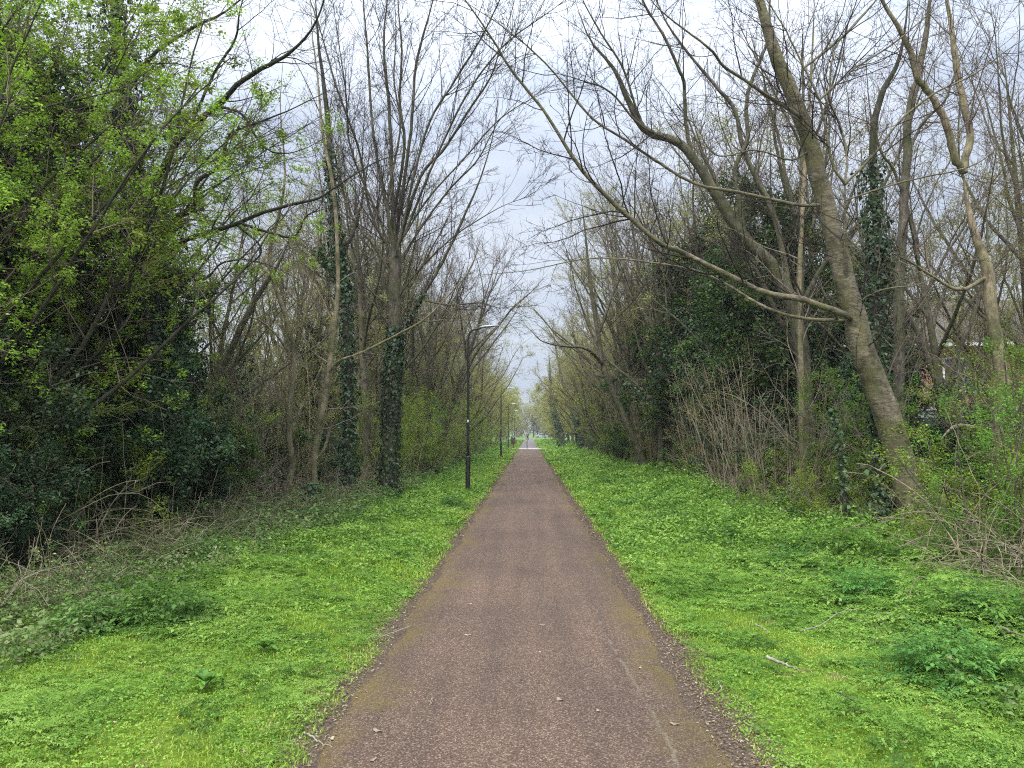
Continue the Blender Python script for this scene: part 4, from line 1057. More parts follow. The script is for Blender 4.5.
hero('ivied_tree', 'narrow dark ivy covered tree left of the vase shaped tree', 13,
     [limb(19, 19, [(349, 500), (348, 473), (348, 412), (348, 351), (345, 290), (338, 255), (334, 215), (330, 160), (326, 100), (318, 40), (315, -20)], 12, 4, 34),
      limb(19, 18.5, [(345, 300), (336, 280), (330, 265), (322, 258), (318, 245)], 7, 3, 14), limb(19, 19.4, [(338, 260), (352, 235), (362, 200), (370, 150)], 5, 2, 16)],
     'bark_dark', 'twig', LV_open, ivy=[(0, 4200, .11, .085, (0, .72)), (1, 600, .1, .08, (0, 1))])
hero('young_tree', 'slim orange brown young tree rising out of an ivied foot on the left', 14,
     [limb(16.2, 16.2, [(314, 515), (314, 490), (314, 467), (318, 435), (324, 402), (329, 365), (336, 311), (338, 277), (337, 230), (332, 180), (322, 130), (318, 80), (312, 30), (310, -30)], 7, 2, 34),
      limb(16.2, 15.0, [(329, 372), (340, 360), (362, 352), (396, 335), (426, 318), (453, 290), (470, 270), (480, 240)], 3.6, 1.4, 22),
      limb(16.2, 16, [(330, 362), (312, 350), (300, 332), (290, 325)], 2, 1, 12), limb(16.2, 16, [(316, 462), (325, 450), (330, 432), (336, 420), (340, 410)], 4, 2, 12),
      limb(16.2, 16, [(334, 330), (322, 300), (310, 280), (298, 262)], 2.4, 1, 12)], 'bark_hazel', 'twig_pale',
     [(False, G(per_m=3.0, ln=(.4, 1.5), ang=(35, 70), k=7, wig=.14, trop=.06, rr=.5, rmin=.005, taper=.008)), (False, G(per_m=4.5, ln=(.15, .6), k=5, rmin=.004))], ivy=[(0, 1600, .11, .075, (0, .10))])
hero('young_tree', 'slender yellowish stem curving up left of the slim young tree', 15,
     [limb(16.5, 16.5, [(284, 512), (286, 490), (292, 467), (289, 436), (289, 410), (292, 385), (294, 352), (290, 335), (284, 310), (274, 284), (270, 250), (280, 210), (285, 170), (280, 110), (284, 50)], 7, 2.5, 34),
      limb(16.5, 16.2, [(294, 355), (304, 320), (312, 285), (318, 240), (315, 200)], 4.5, 1.5, 18), limb(16.5, 16, [(292, 360), (270, 330), (250, 318), (232, 330)], 3, 1.2, 14)], 'bark_hazel', 'twig_mossy',
     [(False, G(per_m=3.6, ln=(.4, 1.6), ang=(25, 60), k=7, wig=.14, trop=.05, rr=.5, rmin=.005, taper=.008)), (False, G(per_m=5, ln=(.15, .6), k=5, rmin=.004))], lf=[(1, 1500, .05, .035, 'haze_green', 0)])
hero('leaning_stem_tree', 'grey stem leaning right across the gap of sky on the left', 16,
     [limb(17, 17, [(180, 520), (195, 450), (215, 390), (235, 340), (255, 300), (275, 270), (292, 235)], 9, 4, 24), limb(17, 17.4, [(205, 420), (228, 374), (262, 335), (285, 305)], 4, 2, 14)], 'bark_grey', 'twig', LV_open)

# I: the big leafy tree on the left with dark crooked limbs
I = [limb(12.5, 12.5, [(150, 545), (152, 500), (152, 440), (150, 380), (146, 320), (146, 260), (140, 200), (128, 120), (118, 50), (112, -20), (105, -100)], 24, 10, 36),
     limb(12.5, 11, [(148, 300), (120, 303), (112, 302), (85, 314), (60, 322)], 6, 3, 16),
     limb(12.5, 11.2, [(146, 295), (158, 282), (169, 227), (193, 210), (197, 183), (220, 166), (230, 135), (260, 122), (290, 110), (330, 90)], 8, 2, 34),
     limb(12.5, 11.5, [(143, 262), (165, 250), (183, 240), (210, 231), (237, 223), (250, 217), (284, 206), (318, 198), (341, 183), (380, 160), (420, 150)], 7.5, 1.8, 34),
     limb(11.8, 11.3, [(240, 223), (250, 227), (270, 233), (294, 237), (306, 217), (319, 208), (325, 190)], 4, 1.6, 18),
     limb(12.5, 10.6, [(140, 232), (150, 190), (169, 150), (190, 125), (220, 101), (234, 85), (260, 68), (270, 64), (291, 51), (311, 30), (324, 0), (330, -40)], 9, 3, 34),
     limb(12.5, 11.8, [(146, 292), (149, 280), (135, 253), (118, 240), (100, 236)], 6, 2.4, 16),
     limb(12.0, 11.5, [(150, 282), (176, 276), (204, 280), (225, 262), (260, 262), (300, 280)], 4, 1.4, 20),
     limb(12.3, 11.5, [(130, 130), (90, 108), (44, 118), (0, 132), (-40, 150)], 6, 2.5, 20),
     limb(12.3, 12, [(125, 100), (150, 60), (190, 30), (225, 12), (262, -20)], 6, 2.5, 20),
     limb(12.0, 11.2, [(215, 104), (240, 112), (258, 140), (275, 152), (300, 150), (340, 130)], 3.5, 1.2, 20),
     limb(12.0, 11.2, [(190, 128), (215, 72), (235, 40), (240, 10), (250, -20)], 4, 1.6, 16),
     limb(11.8, 12.2, [(236, 224), (262, 250), (240, 275), (230, 300), (235, 330)], 2.5, 1.1, 18)]
LV_leafy = [(False, G(per_m=4.4, ln=(.6, 2.0), ang=(30, 70), k=8, wig=.15, trop=.02, rr=.5, rmin=.0045, taper=.008, tr=(.08, 1))),
            (False, G(per_m=6.5, ln=(.25, .8), k=6, wig=.17, trop=.02, rmin=.0032, taper=.007)),
            (False, G(per_m=6.5, ln=(.1, .3), k=4, wig=.2, rmin=.0026))]
big = hero('crooked_tree', 'big dark tree with crooked limbs reaching right over the left verge', 17, I, 'bark_dark', 'twig_dark', LV_leafy,
     ivy=[(0, 6500, .26, .085, (.12, .98))])

# ------------------------------------------------------------------ prototypes for the many
def make_proto(name, cat, seed, stems, barkm, twigm, levels, lf=(), ivy=None, trunk_sides=10):
    """stems: (P, R) batch in local coordinates, grown up from z=0"""
    rng = np.random.default_rng(seed)
    t = empty(name); tag(t, 'x', cat)
    P, Rr = stems; V, Q = tubes(P, Rr, trunk_sides, wob=.04, rng=rng)
    link('trunk' if len(P) < 4 else 'stems', raw_mesh('trunk', V, Q, M[barkm], smooth=True), t)
    bats, sides, prev = [], [], stems
    for i, kw in enumerate(levels):
        b = grow(rng, prev, **kw); bats.append(b); sides.append(4 if i == 0 else 3); prev = b
    cr = crown_mesh('crown', bats, sides, M[twigm], t)
    for (bi, n, sp, sz, mat, clump) in lf:
        pos = scatter_on(rng, bats[bi] if bi >= 0 else stems, n, sp, clump=clump); pos[:, 2] = np.maximum(pos[:, 2], .03)
        leaf_obj(rng, 'leaves', leaves(rng, pos, sz, .6), M[mat], cr)
    if ivy:
        n, th, sz, tr = ivy; leaf_obj(rng, 'ivy', ivy_on(rng, stems, n, th, sz, tr), M['ivy'], t)
    return t

def stems(rng, n, H, r0, fan, k=14, wig=.05, spread=.25, trop=.05, r1=.25):
    P = np.zeros((n, k, 3)); a = rng.uniform(0, 2 * PI, n); el = rng.uniform(fan[0], fan[1], n)
    d = np.stack([np.cos(a) * np.cos(el), np.sin(a) * np.cos(el), np.sin(el)], 1)
    P[:, 0, :2] = spread * rng.standard_normal((n, 2)); P[:, 0, 2] = -.15
    h = H * rng.uniform(.65, 1.1, n)
    for j in range(1, k):
        d = d + wig * rng.standard_normal((n, 3)); d[:, 2] += trop; d = nrm(d); P[:, j] = P[:, j - 1] + d * (h / (k - 1))[:, None]
    R0 = r0 * rng.uniform(.6, 1.15, n)
    return P, R0[:, None] * np.linspace(1, r1, k)[None]

def forked(rng, H, r0, nl, low=.3, ang=(20, 50), lean=.05, reach=.75):
    """one trunk and its main limbs, as one batch"""
    T, TR = stems(rng, 1, H, r0, (PI / 2 - lean, PI / 2), k=20, wig=.03, spread=0, r1=.06)
    L = grow(rng, (T, TR), 1, (1, 1)) if False else None
    t = np.sort(rng.uniform(low, .95, nl)); idx = np.zeros(nl, int)
    p, r, D = along(T, TR, idx, t); k = 20
    az = rng.uniform(0, 2 * PI) + np.arange(nl) * 2.4; a = np.radians(rng.uniform(ang[0], ang[1], nl))
    d = np.stack([np.sin(a) * np.cos(az), np.sin(a) * np.sin(az), np.cos(a)], 1); le = H * reach * (1 - .65 * t)
    P = np.zeros((nl, k, 3)); P[:, 0] = p
    for j in range(1, k):
        d = d + .07 * rng.standard_normal((nl, 3)); d[:, 2] += .03; d = nrm(d); P[:, j] = P[:, j - 1] + d * (le / (k - 1))[:, None]
    Rl = (r * .62)[:, None] * np.linspace(1, .15, k)[None]
    TR = TR * (1 + .5 * np.exp(-np.maximum(T[:, :, 2], 0) / .3))
    return np.concatenate([T, P]), np.concatenate([TR, Rl])

PR = {}
r = lambda s: np.random.default_rng(s)
LVm = [G(per_m=3.2, ln=(.7, 2.2), ang=(25, 60), k=6, wig=.12, trop=.05, rr=.5, rmin=.008, taper=.007, tr=(.2, 1)), G(per_m=4.6, ln=(.3, .9), ang=(25, 65), k=5, wig=.15, trop=.05, rr=.6, rmin=.006, taper=.007), G(per_m=4.4, ln=(.15, .4), ang=(30, 70), k=3, wig=.2, rr=.7, rmin=.0048)]
for i in range(3):
    PR['bare%d' % i] = make_proto('bare_tree', 'tree', 50 + i, forked(r(50 + i), 10.5, .16, 12, .25, (18, 45)), 'bark_grey', 'twig', LVm)
for i in range(2):
    PR['bud%d' % i] = make_proto('budding_tree', 'tree', 60 + i, forked(r(60 + i), 9, .13, 13, .18, (22, 55)), 'bark_grey', 'twig_mossy', LVm, lf=[(2, 9000, .06, .055, 'haze_green', 0)])
PR['pale'] = make_proto('hazel_bush', 'bush', 65, stems(r(65), 13, 5.4, .028, (1.0, 1.5), spread=.3), 'bark_hazel', 'twig_pale', [G(per_m=2.6, ln=(.5, 1.6), ang=(25, 60), k=6, wig=.14, trop=.04, rr=.6, rmin=.006, taper=.008, tr=(.08, 1)), G(per_m=4.2, ln=(.2, .7), k=5, wig=.17, rmin=.0045)])
PR['hazel0'] = make_proto('hazel_bush', 'bush', 70, stems(r(70), 16, 5.5, .026, (1.05, 1.5), spread=.3), 'bark_hazel', 'twig', [G(per_m=2.8, ln=(.5, 1.6), ang=(25, 60), k=6, wig=.14, trop=.05, rr=.6, rmin=.006, taper=.008, tr=(.05, 1)), G(per_m=4.4, ln=(.2, .7), k=5, wig=.17, rmin=.0045)], lf=[(1, 8000, .07, .045, 'haze_green', 0)])
PR['hazel1'] = make_proto('hazel_bush', 'bush', 71, stems(r(71), 14, 4.6, .024, (.8, 1.5), spread=.35), 'bark_hazel', 'twig_mossy', [G(per_m=3.0, ln=(.5, 1.5), ang=(25, 60), k=6, wig=.14, trop=.05, rr=.6, rmin=.006, taper=.008, tr=(.05, 1)), G(per_m=4.6, ln=(.2, .7), k=5, wig=.17, rmin=.0045)], lf=[(1, 13000, .07, .05, 'young', 3)])
PR['thorn0'] = make_proto('hawthorn_bush', 'bush', 75, stems(r(75), 11, 3.3, .022, (.75, 1.5), spread=.3, wig=.09), 'bark_grey', 'twig', [G(per_m=3.6, ln=(.4, 1.2), ang=(30, 75), k=6, wig=.18, trop=.02, rr=.6, rmin=.005, taper=.009, tr=(.05, 1)), G(per_m=5.5, ln=(.15, .5), k=4, wig=.2, rmin=.0038)], lf=[(1, 8000, .05, .044, 'young_green', 4)])
PR['thorn1'] = make_proto('hawthorn_bush', 'bush', 76, stems(r(76), 9, 2.6, .02, (.6, 1.5), spread=.3, wig=.1), 'bark_grey', 'twig_mossy', [G(per_m=3.6, ln=(.4, 1.1), ang=(30, 75), k=6, wig=.18, trop=.02, rr=.6, rmin=.005, taper=.009, tr=(.05, 1)), G(per_m=5.5, ln=(.15, .5), k=4, wig=.2, rmin=.0038)], lf=[(1, 6000, .05, .044, 'young', 4)])
PR['leafy'] = make_proto('leafy_tree', 'tree', 78, forked(r(78), 9.2, .12, 16, .1, (25, 65)), 'bark_dark', 'twig', [G(per_m=4.2, ln=(.6, 1.9), ang=(30, 70), k=6, wig=.16, trop=.0, rr=.5, rmin=.006, taper=.008, tr=(.1, 1)), G(per_m=4.8, ln=(.25, .8), k=5, wig=.18, rmin=.0045), G(per_m=4, ln=(.1, .3), k=3, rmin=.0035)], lf=[(2, 46000, .035, .042, 'young', 3)])
LVe = [G(per_m=5, ln=(.4, 1.3), ang=(35, 80), k=5, wig=.2, trop=.02, rr=.5, rmin=.006, taper=.008, tr=(.02, 1)), G(per_m=6, ln=(.2, .6), k=4, wig=.2, rmin=.004)]
PR['ivytree0'] = make_proto('ivied_tree', 'tree', 80, forked(r(80), 7.8, .16, 14, .08, (20, 60), reach=.45), 'bark_dark', 'twig', LVe, lf=[(1, 30000, .09, .09, 'evergreen', 5)], ivy=(10000, .2, .085, (0, .9)))
PR['ivytree1'] = make_proto('ivied_tree', 'tree', 81, forked(r(81), 6.6, .14, 13, .08, (20, 60), reach=.45), 'bark_dark', 'twig', LVe, lf=[(1, 25000, .09, .085, 'ivy', 5)], ivy=(9000, .2, .085, (0, .9)))
PR['holly0'] = make_proto('evergreen_bush', 'bush', 84, stems(r(84), 9, 3.0, .03, (.7, 1.5), spread=.35), 'bark_dark', 'twig', [G(per_m=5, ln=(.4, 1.2), ang=(35, 80), k=5, wig=.2, trop=0, rr=.5, rmin=.006, taper=.008, tr=(.02, 1)), G(per_m=6, ln=(.15, .5), k=4, wig=.2, rmin=.004)], lf=[(1, 26000, .06, .058, 'ivy', 4)])
PR['holly1'] = make_proto('evergreen_bush', 'bush', 85, stems(r(85), 8, 2.6, .028, (.6, 1.5), spread=.4), 'bark_dark', 'twig', [G(per_m=5, ln=(.4, 1.2), ang=(35, 80), k=5, wig=.2, trop=0, rr=.5, rmin=.006, taper=.008, tr=(.02, 1)), G(per_m=6, ln=(.15, .5), k=4, wig=.2, rmin=.004)], lf=[(1, 22000, .06, .058, 'evergreen', 4)])
def canes(seed, n, H):
    g = r(seed); k = 14; P = np.zeros((n, k, 3)); P[:, 0, :2] = .35 * g.standard_normal((n, 2)); a = g.uniform(0, 2 * PI, n); el = g.uniform(.6, 1.5, n)
    d = np.stack([np.cos(a) * np.cos(el), np.sin(a) * np.cos(el), np.sin(el)], 1); h = H * g.uniform(.6, 1.3, n)
    for j in range(1, k):
        d = d + .10 * g.standard_normal((n, 3)); d[:, 2] -= .14; d = nrm(d); P[:, j] = P[:, j - 1] + d * (h / (k - 1))[:, None]
    P[:, :, 2] = np.maximum(P[:, :, 2], .02)
    return P, g.uniform(.005, .012, (n, 1)) * np.ones((n, k)) * np.linspace(1, .6, k)[None]
PR['bramble0'] = make_proto('bramble', 'bramble', 90, canes(90, 38, 2.0), 'bark_hazel', 'twig_pale', [G(per_m=1.1, ln=(.2, .7), ang=(40, 90), k=5, wig=.2, trop=-.06, rr=.7, rmin=.0035, zmin=None)], trunk_sides=5)
PR['bramble1'] = make_proto('bramble', 'bramble', 91, canes(91, 46, 1.7), 'bark_hazel', 'twig_mossy', [G(per_m=1.8, ln=(.2, .6), ang=(40, 90), k=5, wig=.2, trop=-.06, rr=.7, rmin=.0035, zmin=None)], lf=[(0, 2600, .05, .06, 'nettle', 3), (0, 500, .05, .06, 'deadleaf', 1)], trunk_sides=5)
LVf = [G(per_m=1.8, ln=(1.0, 3.0), ang=(25, 60), k=5, wig=.12, trop=.05, rr=.5, rmin=.02, taper=.008, tr=(.1, 1)), G(per_m=2.2, ln=(.5, 1.3), k=4, wig=.15, rmin=.015)]
PR['far0'] = make_proto('budding_tree', 'tree', 95, forked(r(95), 11, .18, 14, .12, (25, 60)), 'bark_grey', 'twig_mossy', LVf, lf=[(1, 11000, .2, .18, 'haze_green', 3)], trunk_sides=6)
PR['far1'] = make_proto('budding_tree', 'tree', 96, forked(r(96), 9, .16, 14, .1, (25, 65)), 'bark_grey', 'twig_mossy', LVf, lf=[(1, 11000, .2, .18, 'haze_green', 3)], trunk_sides=6)
PR['wood'] = make_proto('budding_tree', 'tree', 97, stems(r(97), 9, 9, .12, (.9, 1.5), spread=1.2), 'bark_grey', 'twig_mossy', LVf, lf=[(0, 7000, .5, .3, 'haze_green', 3)], trunk_sides=6)
#PLACE
# ------------------------------------------------------------------ placing the many
rr_ = random.Random(21)
def zone(kind, side, Y, ax, sc):
    s = 'left' if side < 0 else 'right'
    rank = 'front' if ax < 5.3 else ('thick' if ax < 8 else 'back')
    L = ((10, 'nearest the viewer'), (14, 'beside the crooked tree'), (18, 'by the slim young trees'), (23, 'level with the first lamp'), (34, 'just past the first lamp'), (52, 'short of the second lamp'), (68, 'just past the second lamp'), (84, 'just before the crossing'), (150, 'beyond the crossing'), (999, 'near the far road'))
    Rt = ((10, 'nearest the viewer'), (14, 'beside the leaning tree'), (18, 'just past the leaning tree'), (23, 'level with the first lamp'), (34, 'by the leaning grey tree'), (52, 'short of the second lamp'), (68, 'just past the second lamp'), (84, 'just before the crossing'), (150, 'beyond the crossing'), (999, 'near the far road'))
    w = next(t for y, t in (L if side < 0 else Rt) if Y < y)
    size = 'small ' if sc < .62 else ('large ' if sc > 1.12 else '')
    t = '%s%s in the %s %s hedge, %s' % (size, kind, rank, s, w)
    return t, 'the %ss %s' % (kind, t.split(' in the ', 1)[1])
DESC = {'bare': 'bare twiggy tree', 'bud': 'twiggy budding tree', 'pale': 'leafless hazel bush', 'hazel': 'many stemmed hazel bush', 'thorn': 'bright green hawthorn bush', 'leafy': 'tree in fresh leaf',
        'ivytree': 'dark ivied tree', 'holly': 'dark evergreen bush', 'bramble': 'tangled bramble', 'far': 'pale budding tree', 'wood': 'pale tree'}
def P_(key, x, Y, sc=1.0, rz=None, label=None, tilt=(0, 0)):
    root = PR[key]; stem_ = key.rstrip('0123456789')
    lab, grp = zone(DESC[stem_], -1 if x < 0 else 1, Y, abs(x), sc if not hasattr(sc, '__len__') else sc[0])
    s = sc * rr_.uniform(.92, 1.08)
    z = float(gz(x, Y)) - .03
    return put(root, (x, Y, z), rr_.uniform(0, 2 * PI) if rz is None else rz, (s, s, s * rr_.uniform(.95, 1.08)), label or lab, grp if not label else None, None, tilt)
def pick(w):
    ks = list(w); return rr_.choices(ks, [w[k] for k in ks])[0]

# --- left, near: dark mass with fresh leaves over it
for (x, Y, k, s) in ((-6.9, 13.8, 'ivytree1', 1.0), (-8.6, 12.6, 'ivytree0', 1.15), (-8.0, 10.4, 'ivytree1', 1.1), (-7.9, 15.6, 'ivytree1', .85), (-10.8, 15, 'ivytree1', 1.2), (-5.9, 8.3, 'holly0', .62), (-5.9, 10.1, 'holly1', .6), (-5.8, 11.9, 'holly0', .6), (-5.9, 13.2, 'holly0', .6), (-6.6, 8.6, 'holly0', 1.0), (-7.6, 10.3, 'holly1', 1.2), (-6.5, 11.2, 'holly0', 1.05), (-8.6, 12.6, 'ivytree1', .9), (-7.0, 13.4, 'holly0', 1.1), (-9.4, 15.2, 'ivytree0', .85),
                     (-9.6, 9.2, 'ivytree0', .95), (-8.2, 8.0, 'holly1', 1.1), (-12.5, 13, 'ivytree1', 1.0), (-11, 17.5, 'ivytree1', .8), (-6.2, 14.9, 'holly1', .85), (-8.4, 17.2, 'holly0', .85),
                     (-7.3, 19.4, 'holly1', .9), (-6.6, 22.2, 'holly0', .8), (-8.5, 21.8, 'ivytree1', .72), (-5.9, 25, 'holly1', .8), (-7.4, 26, 'ivytree0', .7)):
    P_(k, x, Y, s)
for (x, Y, s) in ((-8.4, 13.0, 1.25), (-9.2, 14.5, 1.15), (-7.0, 9.0, .9), (-8.0, 11.6, 1.1), (-9.0, 9.5, 1.05), (-10.4, 12.0, 1.1), (-7.4, 9.8, 1.0), (-8.6, 12.0, 1.05), (-10.8, 13.2, 1.1), (-6.9, 7.2, .85)): P_('leafy', x, Y, s)
for (x, Y, k, s) in ((-6.0, 9.9, 'thorn1', .9), (-7.0, 12.4, 'thorn0', 1.0), (-6.1, 13.9, 'hazel1', .7), (-7.6, 15.5, 'hazel0', .9), (-6.6, 16.6, 'pale', .85), (-6.3, 18.2, 'pale', .8), (-6.0, 19.9, 'hazel0', .9), (-8.0, 18.6, 'bud0', .85), (-7.2, 24, 'bare0', .95), (-6.0, 28, 'bare2', 1.1), (-5.2, 26, 'bare1', 1.0), (-4.9, 23.6, 'bare1', .9), (-12.5, 24, 'bud1', .9)):
    P_(k, x, Y, s)
for (x, Y, k, s) in ((-4.5, 7.9, 'bramble1', .36), (-4.3, 9.3, 'bramble1', .34), (-4.6, 9.6, 'bramble1', .42), (-4.4, 11.0, 'bramble1', .38), (-4.7, 12.4, 'bramble1', .42), (-4.4, 14.2, 'bramble1', .4), (-4.1, 15.9, 'bramble1', .42), (-4.5, 16.6, 'bramble0', .4), (-4.0, 18.6, 'bramble1', .4), (-4.2, 6.9, 'bramble1', .34), (-4.7, 7.4, 'bramble1', .5), (-4.8, 8.6, 'bramble0', .5), (-4.9, 10.2, 'bramble1', .55), (-5.0, 11.8, 'bramble1', .5), (-4.8, 13.4, 'bramble0', .5), (-4.6, 15.2, 'bramble1', .5), (-4.3, 17.4, 'bramble0', .5), (-4.4, 6.6, 'bramble0', .45), (-3.9, 21.5, 'bramble0', .55), (-5.5, 9.4, 'bramble0', .8), (-5.7, 11.6, 'bramble1', .8), (-5.6, 14.2, 'bramble1', .7), (-5.5, 16.8, 'bramble0', .75), (-5.4, 18.4, 'bramble0', .8), (-4.9, 20.9, 'bramble0', .7), (-5.9, 12.8, 'bramble0', .8), (-5.8, 8.3, 'bramble0', .9), (-4.4, 22.5, 'bramble0', .7)):
    P_(k, x, Y, s)
# --- right, near
for (x, Y, k, s) in ((10.5, 14.2, 'bare1', .75), (12.2, 16.5, 'hazel1', 1.0), (11.2, 18.8, 'bud1', .85), (9.4, 11.0, 'thorn0', 1.1), (12, 15, 'thorn0', 1.2), (6.3, 20.4, 'ivytree0', 1.15), (6.2, 24.3, 'ivytree1', 1.3), (6.0, 30.6, 'ivytree0', 1.2), (7.4, 28.4, 'ivytree0', 1.35), (8.2, 13.5, 'holly0', .9), (7.0, 15.3, 'holly1', .9), (6.7, 17.4, 'holly0', 1.0), (8.3, 18.2, 'ivytree1', .95), (6.8, 19.8, 'holly1', .95), (7.6, 21.5, 'ivytree0', 1.05), (6.5, 23.2, 'holly0', 1.0), (8.2, 25, 'ivytree1', 1.1), (6.9, 27.4, 'ivytree0', 1.1), (6.3, 29.5, 'holly1', 1.0), (7.8, 31, 'ivytree0', 1.15), (9.6, 22, 'ivytree0', 1.0), (10, 28, 'ivytree1', 1.2), (6.2, 33, 'ivytree1', .9), (7.0, 25.2, 'holly1', 1.0)):
    P_(k, x, Y, s)
for (x, Y, k, s) in ((6.3, 8.4, 'thorn1', .85), (11.6, 17.0, 'thorn0', 1.3), (13.2, 20.5, 'bud1', .9), (14.6, 23.0, 'thorn0', 1.5), (5.3, 8.6, 'thorn0', .6), (4.9, 12.6, 'thorn1', .55), (5.6, 9.6, 'thorn1', .8), (4.8, 16, 'pale', .6), (4.9, 18.6, 'pale', .65), (5.0, 21.3, 'hazel0', .65), (5.0, 24, 'pale', .7), (5.2, 26.4, 'pale', .75), (4.9, 14.2, 'pale', .5), (5.3, 17.3, 'holly1', .6), (5.5, 20, 'holly0', .7), (5.5, 23, 'holly1', .7), (6.6, 10.6, 'thorn0', .95), (5.9, 13.9, 'thorn0', .9), (6.9, 12.9, 'thorn1', 1.1), (7.4, 9.0, 'thorn0', 1.0), (4.9, 14.6, 'thorn1', .6), (13, 17, 'bud0', .9), (11.0, 13, 'bud1', .7), (7.6, 9.9, 'thorn0', .85), (6.9, 11.4, 'thorn1', .9), (8.0, 11.6, 'thorn0', 1.0), (5.6, 13.3, 'thorn1', .75), (6.3, 14.6, 'thorn0', .8), (6.9, 8.8, 'thorn1', .85), (9.6, 12.5, 'thorn0', 1.05), (5.9, 16.4, 'thorn1', .75), (9.0, 14.6, 'hazel1', .8),
                     (6.0, 20.0, 'pale', .85), (5.9, 27.5, 'pale', .9), (5.7, 22.0, 'ivytree0', 1.0), (5.6, 26.0, 'ivytree0', 1.1), (5.7, 34.0, 'ivytree0', 1.1), (5.6, 38.0, 'ivytree0', 1.0), (8.9, 16.6, 'bare2', .85), (9.5, 19.6, 'bud0', .9), (11.5, 15.5, 'bare0', .9), (12.5, 19, 'bare1', 1.0), (7.0, 20, 'bare1', 1.1), (6.4, 24.5, 'bare2', 1.2), (7.5, 27.5, 'bare0', 1.3), (8.6, 23, 'bare2', 1.2), (5.9, 31, 'bare1', 1.1), (10.5, 17.5, 'hazel0', .9)):
    P_(k, x, Y, s)
for (x, Y, k, s) in ((4.6, 7.2, 'bramble0', .7), (4.8, 8.2, 'bramble0', .8), (4.4, 6.4, 'bramble0', .6),  (4.6, 13.6, 'bramble1', .6), (5.3, 7.8, 'bramble0', .75), (5.6, 8.9, 'bramble0', .8), (5.5, 12.0, 'bramble1', .7), (5.7, 15.1, 'bramble1', .75), (5.7, 18.9, 'bramble0', .8), (5.6, 21.4, 'bramble0', .8), (5.6, 24.2, 'bramble1', .8), (5.1, 7.0, 'bramble0', .6), (5.7, 27, 'bramble0', .85)):
    P_(k, x, Y, s)
P_('thorn1', 5.15, 17.5, .42, label='small bright green hawthorn sprig at the foot of the dark right hedge')
# crowns reaching over the path from both sides
for (x, Y, k, s, t_) in ((5.3, 31, 'bare1', 1.05, -.12), (5.1, 36, 'bare2', 1.1, -.2), (4.9, 43, 'bud0', 1.1, -.22), (5.3, 27, 'bare0', 1.0, -.12), (-4.6, 33, 'bare0', 1.05, .12), (-4.5, 38, 'bare2', 1.1, .2), (-4.4, 46, 'bud1', 1.1, .22), (4.8, 52, 'bud1', 1.0, -.28)):
    P_(k, x, Y, s, tilt=(0, t_), rz=0)
# --- rows onward
for side in (-1, 1):
    Y = 24.0
    while Y < 78:
        d = rr_.uniform(2.0, 3.0) * (1 + (Y - 24) / 70)
        w = {'hazel1': 5, 'hazel0': 2, 'thorn0': 1.6, 'thorn1': 1.0} if side < 0 else ({'hazel0': 2, 'pale': 2, 'hazel1': 1, 'holly1': 1.5} if Y < 40 else {'hazel1': 2, 'hazel0': 3, 'pale': 1.4, 'holly1': .6})
        if not (side > 0 and Y < 29): P_(pick(w), side * (rr_.uniform(3.9, 4.8) if side < 0 else rr_.uniform(4.8, 5.5)), Y, rr_.uniform(.7, .95))
        P_(pick({'hazel0': 2, 'hazel1': 3, 'bud1': 2, 'bud0': 1} if (side < 0 or Y > 44) else {'ivytree0': 3, 'holly1': 1.5, 'bud1': 1}), side * rr_.uniform(5.4, 7.2), Y + d * .4, rr_.uniform(.8, 1.0))
        if rr_.random() < .8: P_(pick({'bare0': 2, 'bare1': 2, 'bare2': 2, 'bud0': 2.5}), side * rr_.uniform(4.4, 5.8), Y + d * .7, rr_.uniform(.85, 1.12), tilt=(0, -side * rr_.uniform(.0, .18)))
        if Y > 34 and rr_.random() < .7: P_(pick({'bud0': 1, 'bud1': 2}), side * rr_.uniform(4.0, 4.8), Y + d * .5, rr_.uniform(.7, .9), tilt=(0, -side * rr_.uniform(.0, .25)))
        if rr_.random() < .8: P_(pick({'bare0': 1, 'bud0': 2, 'bud1': 2}), side * rr_.uniform(6.5, 9), Y + d * .3, rr_.uniform(1.0, 1.2), tilt=(0, -side * rr_.uniform(0, .12)))
        if rr_.random() < .6: P_(pick({'ivytree0': 1, 'ivytree1': 1, 'bud0': 1, 'bare0': 1}), side * rr_.uniform(10, 14), Y + d * .2, rr_.uniform(.85, 1.1))
        Y += d
    Y = 86.0
    while Y < 240:
        P_(pick({'far0': 3, 'far1': 2}), side * rr_.uniform(4.6, 6.0) * (1 + max(0, Y - 130) / 300), Y, rr_.uniform(.7, 1.0), tilt=(0, -side * rr_.uniform(.0, .15)))
        P_(pick({'far0': 3, 'far1': 2}), side * rr_.uniform(9, 14) * (1 + (Y - 86) / 260), Y + 3, rr_.uniform(.8, 1.1))
        Y += 6.5 * (1 + (Y - 86) / 120)
for i in range(26):
    x = -63 + i * 5.0; 
    put(PR['wood'], (x + rr_.uniform(-1, 1), 284 + rr_.uniform(-7, 10), -.1), rr_.uniform(0, 6.28), rr_.uniform(.9, 2.1), 'pale tree in the wood closing the view beyond the far road', 'trees closing the view')
# screens of trees beyond the hedges, closing low gaps to the fields
for side in (-1, 1):
    for i in range(12):
        Y = 14 + i * 6 + rr_.uniform(-1, 1); x = side * (15 + rr_.uniform(0, 4) + i * .4)
        if side < 0 and i in (0, 1, 2, 3): continue
        P_(pick({'ivytree0': 1, 'bare1': 1, 'bud1': 2, 'bud0': 1}), x, Y, rr_.uniform(.8, 1.05))

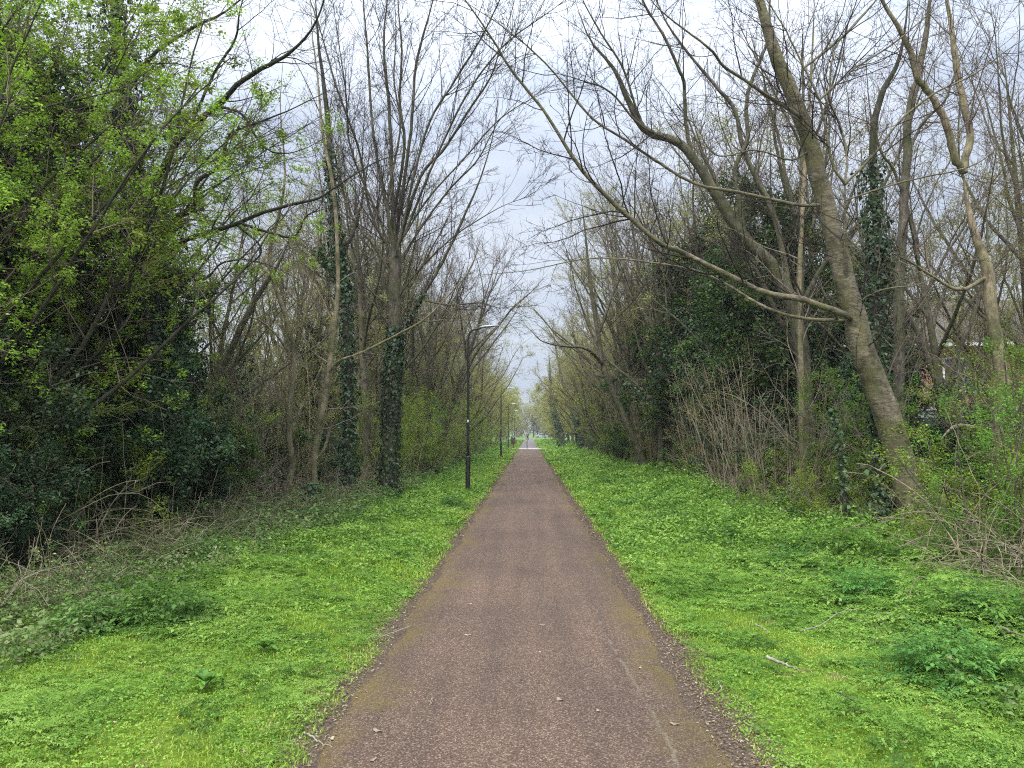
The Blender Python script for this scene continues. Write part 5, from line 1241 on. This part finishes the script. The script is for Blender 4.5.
# ------------------------------------------------------------------ haze
hm, hnt, hout = newmat('haze_air')
pv = N(hnt, 'ShaderNodeVolumePrincipled', i_Density=0.0006, i_Anisotropy=0.2); pv.inputs['Color'].default_value = (.93, .95, 1, 1)
hnt.links.new(pv.outputs[0], hout.inputs['Volume'])
hz = MB().box(-110, 110, -30, 330, -1.5, 32).build('haze', hm); tag(hz, 'thin pale haze in the air along the path', 'haze', kind='stuff')

# ------------------------------------------------------------------ sky and light
EL, AZ = R_(48), R_(200)
w = bpy.data.worlds.new('World'); S.world = w; w.use_nodes = True
nt = w.node_tree; nt.nodes.clear(); out = nt.nodes.new('ShaderNodeOutputWorld'); bg = nt.nodes.new('ShaderNodeBackground')
sky = nt.nodes.new('ShaderNodeTexSky'); sky.sky_type = 'NISHITA'; sky.sun_disc = False; sky.sun_elevation = EL; sky.sun_rotation = AZ; sky.air_density = 1.0; sky.dust_density = 2.0
tc = nt.nodes.new('ShaderNodeTexCoord'); sp = nt.nodes.new('ShaderNodeSeparateXYZ'); nt.links.new(tc.outputs['Generated'], sp.inputs[0])
mp = nt.nodes.new('ShaderNodeMapping'); mp.inputs['Scale'].default_value = (1.2, 1.2, 3.4); nt.links.new(tc.outputs['Generated'], mp.inputs[0])
cn = noise(nt, 1.7, 5, .55, mp.outputs[0])
cl = ramp(nt, [(.36, (4.5, 5.15, 6.4)), (.56, (6.6, 7.15, 8.1))], cn.outputs[0])
zz_ = math_(nt, 'MAXIMUM', sp.outputs[2], 0.0); zen = math_(nt, 'MULTIPLY_ADD', math_(nt, 'POWER', zz_, 2.8), 4.1, .69)
cc = N(nt, 'ShaderNodeVectorMath', operation='SCALE'); nt.links.new(cl.outputs[0], cc.inputs[0]); nt.links.new(zen, cc.inputs['Scale'])
mx = mixc(nt, 0.88, sky.outputs[0], cc.outputs[0])
nt.links.new(mx, bg.inputs[0]); bg.inputs[1].default_value = SKY_STRENGTH = 0.075
nt.links.new(bg.outputs[0], out.inputs[0])
sl = bpy.data.lights.new('sun', 'SUN'); sl.energy = 1.5; sl.angle = R_(22); sl.color = (1, .97, .92)
so = bpy.data.objects.new('sun', sl); COL.objects.link(so)
sd = Vector((math.sin(AZ) * math.cos(EL), math.cos(AZ) * math.cos(EL), math.sin(EL)))
so.rotation_euler = sd.to_track_quat('Z', 'Y').to_euler()
S.view_settings.view_transform = 'Standard'; S.view_settings.look = 'None'; S.view_settings.gamma = 1; S.view_settings.exposure = 1.1
S.view_settings.use_curve_mapping = False
S.cycles.max_bounces = 5; S.cycles.diffuse_bounces = 3; S.cycles.glossy_bounces = 2; S.cycles.transmission_bounces = 3
S.cycles.use_denoising = False
S.cycles.filter_width = 1.1
for k_, v_ in PR.items():
    if '_used' in v_: del v_['_used']
for o_ in S.objects:
    if '_used' in o_: del o_['_used']
